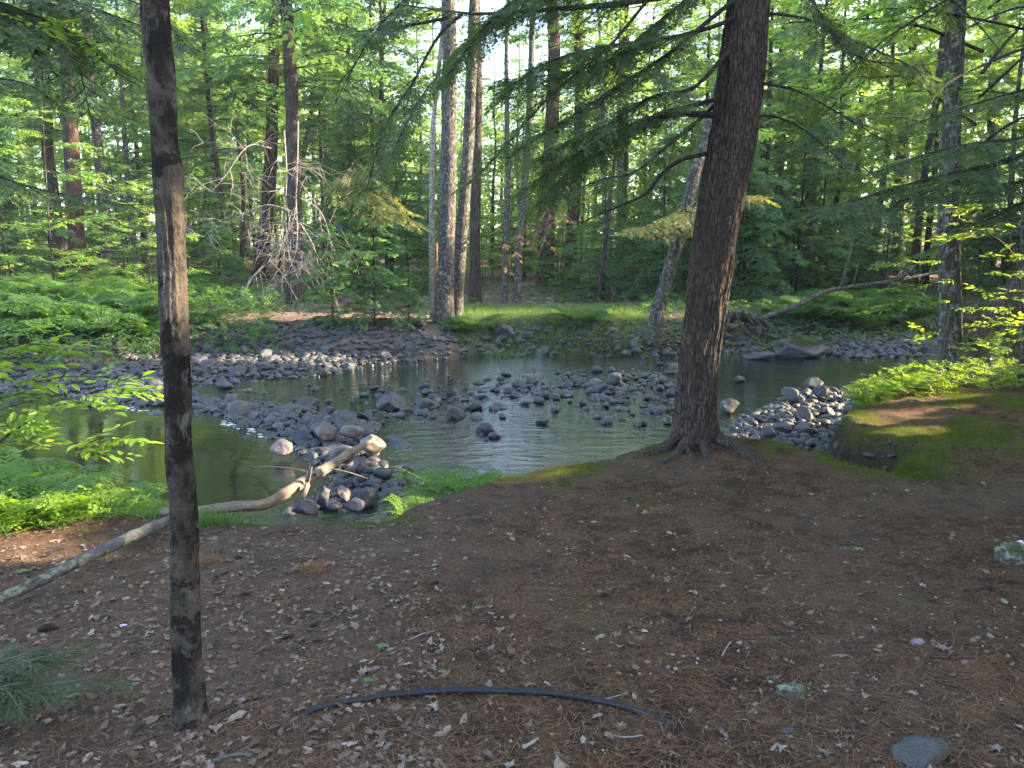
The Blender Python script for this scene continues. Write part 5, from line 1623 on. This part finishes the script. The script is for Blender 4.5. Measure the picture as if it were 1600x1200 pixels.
# leafy sapling left of the frame, sprays reach in
def leafy(name, label, cat, stems, sprays, mt, size, n_per=3, stem_r=.012, temps=SP_NEAR):
    base = np.array(stems[0][0] if not isinstance(stems[0][0], tuple) else at(*stems[0][0]))
    root = empty(name, base, label, cat)
    gs = Geo()
    for st_ in stems:
        P = resample(np.array([at(*q) for q in st_]), 20)
        gs.add(*tube(P - base, np.linspace(stem_r, .003, 20), 6))
    gs.build('stem', MAT['bark_twig'], root)
    gg = Geo()
    O, X, Zv, sc = [], [], [], []
    for (x0, y0, Y0, x1, y1, Y1) in sprays:
        a, b_ = at(x0, y0, Y0), at(x1, y1, Y1)
        L = np.linalg.norm(b_ - a)
        m = max(2, int(L / size * 1.5))
        for u in np.linspace(.1, 1, m):
            p = a + (b_ - a) * u
            for q in range(n_per):
                O.append(p + rng.normal(0, size * .12, 3))
                dd = unit(b_ - a) + rng.normal(0, .55, 3) * [1, 1, .3]
                X.append(dd); Zv.append([rng.normal(0, .25), rng.normal(0, .25), 1]); sc.append(size * rng.uniform(.7, 1.2))
        gg.add(*tube(np.array([a, (a + b_) / 2 + [0, 0, .02], b_]) - base, [.004, .003, .002], 3), 1)
    add_inst(gg, temps, np.array(O) - base, np.array(X), np.array(Zv), np.array(sc))
    gg.build('leaves', [MAT[mt], MAT['bark_twig']], root, False)
    return root
leafy('leafy_sapling', 'sapling at the left edge holding flat bright green leaves over the pool', 'sapling',
    [[(-70, 815, 4.6), (-40, 740, 4.6), (0, 690, 4.6), (50, 655, 4.6), (105, 620, 4.7)], [(-50, 760, 4.6), (-60, 640, 4.5), (-30, 560, 4.4), (30, 535, 4.4)], [(-60, 660, 4.5), (-20, 630, 4.5), (40, 612, 4.5)]],
    [(-30, 548, 4.4, 40, 530, 4.4), (0, 545, 4.4, 85, 540, 4.3), (-20, 566, 4.4, 60, 560, 4.4), (-20, 575, 4.5, 30, 580, 4.5), (35, 600, 4.5, 165, 588, 4.5), (-20, 625, 4.5, 60, 622, 4.5), (0, 640, 4.5, 130, 612, 4.6), (30, 615, 4.5, 130, 630, 4.4),
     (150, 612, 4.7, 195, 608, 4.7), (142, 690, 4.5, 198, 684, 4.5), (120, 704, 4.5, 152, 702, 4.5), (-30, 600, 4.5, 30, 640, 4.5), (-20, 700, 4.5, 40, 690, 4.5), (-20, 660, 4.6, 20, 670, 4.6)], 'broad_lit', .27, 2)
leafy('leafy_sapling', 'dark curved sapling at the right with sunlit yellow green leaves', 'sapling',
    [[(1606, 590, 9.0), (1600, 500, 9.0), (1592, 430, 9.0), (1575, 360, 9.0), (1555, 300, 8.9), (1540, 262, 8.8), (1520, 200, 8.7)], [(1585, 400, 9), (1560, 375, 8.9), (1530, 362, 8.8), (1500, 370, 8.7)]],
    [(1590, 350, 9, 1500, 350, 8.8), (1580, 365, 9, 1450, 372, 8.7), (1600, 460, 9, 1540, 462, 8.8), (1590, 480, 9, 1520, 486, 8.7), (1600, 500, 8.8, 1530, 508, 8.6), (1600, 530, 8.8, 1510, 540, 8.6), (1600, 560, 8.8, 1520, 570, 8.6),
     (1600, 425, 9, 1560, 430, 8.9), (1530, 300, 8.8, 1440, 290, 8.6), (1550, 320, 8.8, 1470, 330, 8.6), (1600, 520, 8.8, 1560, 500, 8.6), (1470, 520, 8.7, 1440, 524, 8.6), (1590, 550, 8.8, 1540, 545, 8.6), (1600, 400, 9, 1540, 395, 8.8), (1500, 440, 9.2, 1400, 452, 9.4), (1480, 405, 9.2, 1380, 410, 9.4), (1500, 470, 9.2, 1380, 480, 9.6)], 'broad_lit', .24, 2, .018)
leafy('maple_branch', 'maple twigs with bright leaves among the top left hemlock boughs', 'branch',
    [[(-330, -30, 5.4), (-150, 0, 5.3), (-30, 20, 5.2), (60, 55, 5.1), (160, 66, 5.0)]],
    [(-20, 20, 5.1, 30, 50, 5.0), (0, 35, 5.1, 70, 55, 5.0), (80, 60, 5.1, 135, 68, 5.0), (140, 66, 5.0, 185, 80, 4.9), (20, 45, 5, 60, 30, 5)], 'broad_lit', .26, 2)
leafy('maple_branch', 'maple leaf cluster hanging down from the top edge', 'branch',
    [[(520, -260, 4.2), (480, -140, 4.0), (450, -40, 3.8), (440, 5, 3.7)]],
    [(430, -25, 3.7, 425, 12, 3.6), (440, -10, 3.7, 470, 16, 3.6), (435, 0, 3.7, 440, 34, 3.6), (445, -30, 3.8, 475, -5, 3.7)], 'broad', .17, 2)

# hemlock seedling at the lower left
sb = onz(-30, 1090, 0.0)
root = empty('hemlock_seedling', sb, 'bluish green hemlock seedling spreading over leaf litter at lower left', 'seedling')
gg = Geo()
for pts in [[(-60, 1085, .10), (0, 1062, .16), (60, 1040, .17), (105, 1022, .14), (130, 1005, .12)], [(-40, 1090, .10), (40, 1075, .14), (110, 1065, .13), (160, 1060, .10), (196, 1066, .07)], [(-50, 1080, .12), (-10, 1040, .2), (40, 1022, .2), (80, 1012, .17)],
            [(-40, 1095, .08), (10, 1100, .10), (50, 1110, .08)], [(-60, 1070, .10), (-20, 1075, .18), (30, 1080, .15), (80, 1085, .10)], [(-40, 1060, .15), (0, 1030, .2), (50, 1035, .2)]]:
    P = np.array([onz(*p) for p in pts]) - sb
    bough(gg, P, .004, .15, .036, .026, .015, TW_NEAR, .05, .2, 1, 0, 1.0, False, 5)
gg.build('needles', [MAT['seedling'], simple_mat('green_twig', (.05, .055, .035), (.09, .09, .06))], root, False)

# ------------------------------------------------------------------ ground things
MAT['hose'] = simple_mat('black_rubber', (0.007, 0.007, 0.009), (0.016, 0.016, 0.02), 40, .55, .15, .002, .3)
P = []
for px, py, dz in [(470, 1122, -.012), (485, 1116, .006), (520, 1106, .010), (560, 1098, .010), (620, 1090, .011), (700, 1086, .012), (780, 1086, .012), (860, 1091, .012), (930, 1101, .012), (990, 1114, .010), (1040, 1128, .002), (1064, 1135, -.012)]:
    p = hit(px, py, .8); p = p.copy(); p[2] = TZ(p[0], p[1]) + dz; P.append(p)
P = resample(np.array(P), 90)
hb0 = P[0].copy()
V, Q, T_ = tube(P - hb0, .0118, 16, True)
g = Geo().add(V, Q); g.F.append(T_); g.M.append(np.zeros(len(T_)))
o = g.build('hose', MAT['hose']); o.location = tuple(hb0)
tag(o, 'black plastic hose arching half buried out of the needle ground', 'hose')

def gstone(px, py, wd, label, mt, sc=(1, .8, .6), sink=.35, var=1):
    p = hit(px, py, .8)
    r = wd * (p[1] * math.cos(R(PITCH)) + .3) / F / 2
    me = STONES[var].copy(); me.materials[0] = mt
    o = link('rock', me)
    o.location = (p[0], p[1] + r * .5, p[2] + r * sc[2] * (.35 - sink))
    o.scale = (r * sc[0], r * sc[1], r * sc[2] * 1.7)
    o.rotation_euler = (0, 0, rng.uniform(-.4, .4))
    tag(o, label, 'rock')
def lichen_rock():
    m = Mt('lichen_rock')
    p_ = m.pos()
    a_, b_, c_ = m.noise(p_, 26, 6, .7), m.noise(p_, 60, 5, .7), m.noise(p_, 12, 4, .6)
    col = m.mix(m.ramp(b_, [(.35, 0.0), (.65, 1.0)]), (.035, .034, .026), (.095, .09, .07))
    col = m.mix(m.ramp(a_, [(.5, 0.0), (.56, .9)]), col, (.22, .23, .185))
    col = m.mix(m.ramp(c_, [(.52, 0.0), (.62, .8)]), col, (.06, .065, .02))
    return m.pbr(col, .9, m.bump(m.math('ADD', a_, b_), .9, .02), .15)
lich = lichen_rock()
gstone(1243, 1092, 56, 'lichened rock poking out of the bare ground near the lower right', lich, (1, .8, .55), .3, 0)
gstone(1452, 1200, 96, 'smooth grey green rock cut by the bottom edge', simple_mat('grey_green_rock', (.04, .042, .038), (.12, .125, .115), 22, .8, .8, .02), (1, .8, .6), .3, 5)
gstone(1588, 880, 60, 'white and moss covered rock at the right edge', lich, (1, .8, .9), .2, 7)
gstone(1596, 876, 34, 'bright white stone on the mossy rock at the right edge', simple_mat('white_quartz', (.55, .55, .55), (.75, .75, .76), 9, .6, .4, .01), (1, .8, .9), -.2, 4)
gstone(1334, 862, 36, 'low grey rock flush with the ground in the right foreground', lich, (1, .5, .3), .3, 3)
gstone(1206, 1000, 28, 'flat greenish stone flush with the bare ground', lich, (1, .7, .3), .3, 8)
gstone(1232, 1146, 24, 'small flat grey stone below the lichened rock', MAT['stone'], (1, .8, .4), .3, 3)
gstone(1436, 1008, 20, 'small purplish pebble beside a moss patch', simple_mat('purple_pebble', (.12, .095, .105), (.2, .165, .18), 30), (1, .8, .7), 0, 6)
gstone(1548, 998, 14, 'tiny tan pebble near the right edge', MAT['stone_warm'], (1, .8, .7), 0, 2)
gstone(1312, 1030, 30, 'tan chip of rock on the bare ground', MAT['stone_warm'], (1, .3, .25), .1, 6)

# fallen leaves
def maple_leaf(seed, lobes=5):
    r = np.random.default_rng(seed)
    pts = []
    n = lobes * 2
    for i in range(n + 1):
        a = -2.4 + 4.8 * i / n
        rad = (1.0 - .25 * abs(a) / 2.4) if i % 2 == 1 else .45
        pts.append((rad * math.cos(a) * r.uniform(.85, 1.1), rad * math.sin(a) * r.uniform(.85, 1.1)))
    pts = [(-.35, 0)] + pts
    V = np.array([(0, 0, 0)] + [(x, y, 0) for x, y in pts], float)
    rr = np.hypot(V[:, 0], V[:, 1])
    cu = r.uniform(.1, .5)
    V[:, 2] = cu * rr ** 2 * np.cos(2 * np.arctan2(V[:, 1], V[:, 0]) + r.uniform(0, 6)) + r.normal(0, .08, len(V)) + .12
    m = len(pts)
    Fc = np.array([[0, 1 + i, 1 + (i + 1) % m] for i in range(m)])
    return V, Fc
def oval_leaf(seed):
    r = np.random.default_rng(seed)
    u = np.linspace(0, 1, 6)
    wd = .33 * np.sin(np.pi * u) ** .8 * r.uniform(.55, 1.25, 6) + .01
    cu = r.uniform(-.5, .5)
    V, Fc = [], []
    for i in range(6):
        z = .1 + cu * (u[i] - .5) ** 2 + r.normal(0, .02)
        fold = r.uniform(.0, .18)
        V += [(u[i] * 2 - 1, -wd[i] * 1.6, z + fold), (u[i] * 2 - 1, 0, z), (u[i] * 2 - 1, wd[i] * 1.6, z + fold)]
    for i in range(5):
        b_ = i * 3
        Fc += [(b_, b_ + 3, b_ + 4), (b_, b_ + 4, b_ + 1), (b_ + 1, b_ + 4, b_ + 5), (b_ + 1, b_ + 5, b_ + 2)]
    return np.array(V), np.array(Fc)
LT = [maple_leaf(1), maple_leaf(2, 3), maple_leaf(3), oval_leaf(4), oval_leaf(5), oval_leaf(6), maple_leaf(7, 3)]
def dead_leaf_mat(name, cols):
    m = Mt(name)
    oi = m.n('ObjectInfo').outputs['Random']
    rp = m.n('NewGeometry').outputs['Random Per Island']
    rr = m.math('FRACT', m.math('ADD', oi, rp))
    col = m.ramp(rr, [(i / (len(cols) - 1), c) for i, c in enumerate(cols)])
    nz = m.noise(m.pos(), 60, 4)
    col = m.mix(m.ramp(nz, [(.35, .5), (.6, 0.0)]), col, (.07, .05, .04))
    return m.pbr(col, .75, None, .25)
MAT['dead_leaf'] = dead_leaf_mat('dead_leaf', [(.07, .044, .029), (.13, .086, .06), (.21, .165, .132), (.10, .06, .038), (.28, .235, .20), (.11, .07, .047), (.165, .122, .095)])
LM = []
for V, Fc in LT:
    o = Geo().add(V, Fc).build('p', MAT['dead_leaf'], None, False)
    LM.append(o.data); bpy.data.objects.remove(o)
lz = []
def leaf_spot():
    while True:
        if rng.random() < .72:
            px, py = rng.uniform(-20, 800), 810 + 400 * rng.random() ** 1.1
            if px > 450 and rng.random() < .45: continue
        else:
            px, py = rng.uniform(700, 1620), 760 + 450 * rng.random()
        if py > 1210: continue
        p = hit(px, py, .8)
        if p[2] > -.2:
            return p
for i in range(260):
    p = leaf_spot()
    o = link('fallen_leaf', LM[int(rng.choice([0, 1, 2, 6, 0, 2, 3, 4, 5]))])
    o.location = (p[0], p[1], TZ(p[0], p[1]) + .002)
    s_ = .014 + .032 * rng.random() ** 1.6
    o.scale = (s_, s_ * rng.uniform(.7, 1), s_)
    o.rotation_euler = (rng.normal(0, .25), rng.normal(0, .25), rng.uniform(0, 6.28))
    tag(o, 'dry pale dead leaf lying on the needle covered ground', 'leaf', 'dead leaves scattered on the near bank')
g = Geo()
n = 5200
px = np.where(rng.random(n) < .75, rng.uniform(-2.6, -.3, n), rng.uniform(-1.5, 4.5, n))
y_ = rng.uniform(1.6, 6.0, n)
x_ = np.where(px < -.3, px * y_ / 3.2, px * y_ / 4)
dn_ = sdist(NEAR, x_, y_)
ok = dn_ > .15
x_, y_ = x_[ok], y_[ok]
xf = rng.uniform(-16, 16, 3600); yf = rng.uniform(17, 32, 3600)
okf = (sdist(FAR, xf, yf) > .8) & (np.abs(xf) < yf * .7)
xf, yf = xf[okf], yf[okf]
for (X_, Y_, s0, s1) in ((x_, y_, .010, .026), (xf, yf, .05, .12)):
    m = len(X_)
    O = np.stack([X_, Y_, terrain(X_, Y_) + .001], 1)
    a = rng.uniform(0, 6.28, m)
    pick = rng.integers(0, len(LT), m)
    Xd = np.stack([np.cos(a), np.sin(a), rng.normal(0, .2, m)], 1)
    Zv = np.stack([rng.normal(0, .25, m), rng.normal(0, .25, m), np.ones(m)], 1)
    sc = rng.uniform(s0, s1, m)
    for i, (V, Fc) in enumerate(LT):
        q = pick == i
        g.add(*inst(V, Fc, O[q], Xd[q], Zv[q], sc[q]))
o = g.build('leaf_litter', MAT['dead_leaf'], None, False)
tag(o, 'small broken dead leaves strewn over both banks', 'leaf litter', kind='stuff')
# needles
g = Geo()
n = 90000
y_ = 1.55 + 5.2 * rng.random(n) ** 1.5
x_ = rng.uniform(-.78, .78, n) * (y_ + .4)
ok = sdist(NEAR, x_, y_) > .1
x_, y_ = x_[ok], y_[ok]
n = len(x_)
O = np.stack([x_, y_, terrain(x_, y_) + .001 + .006 * rng.random(n)], 1)
a = rng.uniform(0, 6.28, n)
ND = np.array([(0, -.008, 0), (.5, -.0125, .02), (1, 0, 0), (.5, .0125, .02)])
g.add(*inst(ND, np.array([[0, 1, 2, 3]]), O, np.stack([np.cos(a), np.sin(a), rng.normal(0, .10, n)], 1), np.tile([0, 0, 1.0], (n, 1)), rng.uniform(.035, .10, n)))
MAT['needles'] = dead_leaf_mat('pine_needles', [(.055, .029, .016), (.16, .083, .043), (.21, .12, .064), (.09, .046, .023), (.25, .16, .092)])
o = g.build('needle_litter', MAT['needles'], None, False)
tag(o, 'carpet of fine reddish brown pine needles on the near bank', 'pine needles', kind='stuff')
# grit
g = Geo()
n = 5000
y_ = 1.6 + 4.6 * rng.random(n) ** 1.3
x_ = rng.uniform(-.2, .8, n) * (y_ + .4)
ok = (sdist(NEAR, x_, y_) > .15) & (fbm(x_ * 1.6, y_ * 1.6, 0, 3, 77) > -.08)
x_, y_ = x_[ok], y_[ok]; n = len(x_)
r = .0018 + .007 * rng.random(n) ** 4
O = np.stack([x_, y_, terrain(x_, y_) + r * .3], 1)
a = rng.uniform(0, 6.28, n)
tetra = stone_mesh(5, 1, .7, 3)
g.add(*inst(tetra[0], tetra[1], O, np.stack([np.cos(a), np.sin(a), 0 * a], 1), np.tile([0, 0, 1.0], (n, 1)), r))
MAT['grit'] = dead_leaf_mat('grit', [(.13, .10, .08), (.22, .18, .15), (.17, .125, .10), (.33, .28, .24)])
o = g.build('grit', MAT['grit'])
tag(o, 'pale coarse grit scattered over the bare ground', 'grit', kind='stuff')

# twig litter
g = Geo()
for i in range(1500):
    y = 1.6 + 5.0 * rng.random() ** 1.4
    x = rng.uniform(-.72, .72) * (y + .3)
    if y > 4 and float(sdist(NEAR, np.array([x]), np.array([y]))[0]) < .15:
        continue
    L_ = .03 + .14 * rng.random() ** 3
    a = rng.uniform(0, 6.28)
    d = np.array([math.cos(a), math.sin(a), rng.normal(0, .05)]) * L_
    b_ = np.array([x, y, TZ(x, y) + .003])
    P = np.array([b_, b_ + d * .5 + rng.normal(0, .08 * L_, 3) * [1, 1, .2], b_ + d])
    r = rng.uniform(.0008, .0022)
    g.add(*tube(P, [r, r * .9, r * .6], 4))
tag(g.build('twig_litter', MAT['bark_twig']), 'thin dark twigs strewn over the needle ground', 'twigs', kind='stuff')
# pine cones
def cone_mesh():
    gg = Geo()
    gg.add(*tube(np.array([[-1, 0, 0], [-.5, 0, 0], [.3, 0, 0], [.95, 0, 0]]), [.12, .22, .2, .05], 8))
    SC = np.array([(0, -.10, 0), (.16, -.15, .03), (.30, 0, .09), (.16, .15, .03), (0, .10, 0)])
    O, X, Zv, s_ = [], [], [], []
    for i in range(70):
        u = i / 70
        a = i * 2.399
        rr = .20 * math.sin(math.pi * (.15 + .8 * u))
        O.append((-.9 + 1.75 * u, rr * math.cos(a), rr * math.sin(a)))
        X.append((.55, math.cos(a), math.sin(a))); Zv.append((-1, math.cos(a) * .4, math.sin(a) * .4)); s_.append(1.0 * (.6 + .5 * math.sin(math.pi * u)))
    gg.add(*inst(SC, np.array([[0, 1, 2, 3, 4]]), np.array(O), np.array(X), np.array(Zv), np.array(s_)))
    return gg
MAT['cone'] = simple_mat('pine_cone', (.03, .02, .016), (.09, .06, .045), 20, .85, .3)
cme = None
for px, py, wd in [(375, 900, 12), (382, 932, 20), (165, 967, 15), (127, 926, 13), (77, 986, 32), (497, 1005, 18), (373, 874, 15), (679, 913, 17), (943, 934, 20), (446, 919, 12), (490, 980, 18), (795, 1028, 22), (510, 960, 14)]:
    p = hit(px, py, .8)
    if cme is None:
        o = cone_mesh().build('pine_cone', MAT['cone'], None, False); cme = o.data
    else:
        o = link('pine_cone', cme)
    r = wd * (p[1] + .3) / F / 2
    o.location = (p[0], p[1], p[2] + r * .3); o.scale = (r, r, r); o.rotation_euler = (rng.uniform(0, 6), rng.normal(0, .12), rng.uniform(-.6, .6))
    tag(o, 'dark dry pine cone lying among the dead leaves', 'pine cone', 'pine cones on the near bank')
# needle clumps
for px, py, wd, lab_, mt in [(486, 893, 52, 'dry brown hemlock sprig lying on the ground', 'rusty'), (1030, 806, 56, 'dark reddish mound of needles near the big hemlock roots', 'needles'), (325, 880, 40, 'small brown needle clump right behind the foreground trunk', 'rusty')]:
    p = hit(px, py, .8)
    r = wd * (p[1] + .3) / F / 2
    n = 500
    gg = Geo()
    a = rng.uniform(0, 6.28, n); q = np.sqrt(rng.random(n))
    O = np.stack([r * q * np.cos(a), .6 * r * q * np.sin(a), r * .45 * (1 - q ** 2) * rng.random(n)], 1)
    gg.add(*inst(ND * [1, 1.6, 1], np.array([[0, 1, 2, 3]]), O, rng.normal(0, 1, (n, 3)) * [1, 1, .35], rng.normal(0, 1, (n, 3)), rng.uniform(.03, .075, n)))
    o = gg.build('needle_clump', MAT[mt], None, False); o.location = (p[0], p[1], TZ(p[0], p[1]))
    tag(o, lab_, 'needles')
# fresh green leaves and a petal
MAT['green_leaf'] = leaf_mat('fresh_leaf', (.06, .14, .035), (.10, .2, .05), (.2, .35, .05), .3)
for i, (px, py, wd, lab_) in enumerate([(598, 1015, 22, 'round green leaf fallen left of the middle foreground'), (748, 952, 16, 'yellowish green leaf fallen above the hose middle'), (690, 1053, 14, 'small green leaf fallen just above the hose'), (575, 1068, 18, 'green leaf fallen above the left end of the hose'), (36, 896, 24, 'pale green leaf fallen beside the lichened pole'), (203, 991, 10, 'tiny green leaf beside the lilac petal')]):
    p = hit(px, py, .8)
    r = wd * (p[1] + .3) / F / 2
    V, Fc = LT[3 + i % 3]
    o = Geo().add(V * [1, 1.3, 1], Fc).build('green_leaf', MAT['green_leaf'], None, False)
    o.location = (p[0], p[1], TZ(p[0], p[1]) + .006); o.scale = (r, r, r); o.rotation_euler = (0, 0, rng.uniform(-.5, .5))
    tag(o, lab_, 'leaf')
p = hit(193, 981, .8)
V, Fc = oval_leaf(4)
o = Geo().add(V * [1, 1.5, 1], Fc).build('petal', simple_mat('lilac', (.45, .33, .55), (.55, .42, .65), 10), None, False)
o.location = (p[0], p[1], TZ(p[0], p[1]) + .006); o.scale = (.018, .016, .018)
tag(o, 'lilac petal lying on the dead leaves at left', 'petal')
# sticks
for i, (pts, r0, mt, lab_) in enumerate([([(330, 1196), (350, 1188), (375, 1182), (392, 1184)], .007, 'lichen_log', 'lichened stick at the bottom edge below the foreground trunk'),
        ([(328, 912), (342, 903), (356, 895)], .008, 'bark_dark', 'short dark stick right of the foreground trunk'), ([(315, 1130), (350, 1112), (390, 1096), (425, 1090)], .003, 'bark_twig', 'long thin twig running right from the foreground trunk'),
        ([(200, 1160), (230, 1130), (262, 1112), (272, 1106)], .004, 'bark_twig', 'thin twig slanting towards the foot of the foreground trunk'), ([(755, 1148), (775, 1153), (800, 1166)], .005, 'bark_dark', 'dark stick under the hose near the bottom'),
        ([(816, 1172), (828, 1165), (840, 1158)], .007, 'dead_twig', 'short bleached stick near the bottom middle'), ([(940, 1096), (960, 1092), (980, 1086)], .004, 'dead_twig', 'little twig lying against the right part of the hose'),
        ([(1128, 1028), (1134, 1015), (1142, 1004)], .004, 'dead_twig', 'forked twig on the bare ground right of the middle'), ([(640, 1002), (660, 992), (680, 988)], .004, 'dead_twig', 'pale stick lying left of the middle foreground'),
        ([(850, 1068), (854, 1072), (860, 1074)], .005, 'dead_twig', 'stubby pale stick just above the hose middle'), ([(310, 1172), (325, 1150), (345, 1130), (360, 1110)], .003, 'bark_twig', 'wiry twig between the foreground trunk and the lichened stick'),
        ([(1505, 926), (1530, 922), (1550, 924)], .008, 'bark_dark', 'dark stick at the right side of the bare ground'), ([(1310, 1030), (1322, 1028), (1332, 1031)], .005, 'bare_wood', 'tan splinter on the bare ground'),
        ([(950, 1148), (975, 1154), (1005, 1150)], .003, 'dead_twig', 'curved thin twig below the right end of the hose'), ([(1148, 1155), (1152, 1140), (1162, 1130), (1150, 1165)], .003, 'bark_twig', 'wiry loop of twig left of the lichened rock')]):
    P = []
    for px, py in pts:
        q = hit(px, py, .8).copy(); q[2] = TZ(q[0], q[1]) + r0 * .8; P.append(q)
    P = resample(np.array(P), 14)
    V, Q = tube(P - P[0], np.linspace(r0, r0 * .6, 14), 7)
    o = Geo().add(V, Q).build('stick', MAT[mt]); o.location = tuple(P[0])
    tag(o, lab_, 'stick')
# deadwood on the sunny right bar
wood('dead_branch', 'bleached forked branch sticking up from the right bar', [([(1262, 660, 9.2), (1255, 645, 9.2), (1250, 625, 9.2), (1249, 603, 9.2)], .014, .005), ([(1258, 655, 9.2), (1240, 640, 9.1), (1228, 626, 9.0)], .008, .004), ([(1262, 658, 9.2), (1300, 650, 9.1), (1340, 655, 9.0)], .008, .004)], 'bare_wood', 'branch')
wood('dead_branch', 'dark roots and sticks poking from the hollow under the moss', [([(1290, 668, 7.9), (1320, 680, 7.7), (1345, 692, 7.5), (1360, 705, 7.4)], .014, .006), ([(1280, 690, 7.8), (1290, 700, 7.6), (1300, 712, 7.4)], .008, .004), ([(1340, 676, 7.8), (1370, 690, 7.6), (1400, 700, 7.3)], .012, .006), ([(1285, 662, 7.9), (1310, 664, 7.8), (1350, 668, 7.6)], .009, .005)], 'bark_dark', 'branch')

# ------------------------------------------------------------------ air
hz = Geo()
hx0, hx1, hy0, hy1, hz0, hz1 = -110, 110, -24, 105, -3.0, 30.0
HV = np.array([(x, y, z) for x in (hx0, hx1) for y in (hy0, hy1) for z in (hz0, hz1)], float)
hz.add(HV, np.array([[0, 1, 3, 2], [4, 6, 7, 5], [0, 4, 5, 1], [2, 3, 7, 6], [0, 2, 6, 4], [1, 5, 7, 3]]))
hm = Mt('haze')
pv = hm.n('VolumePrincipled', {'Color': (0.9, 0.95, 1.0), 'Density': 0.0007, 'Anisotropy': 0.2})
hm.t.links.new(pv.outputs[0], hm.out.inputs['Volume'])
setting(hz.build('haze', hm.m, None, False), 'stuff')
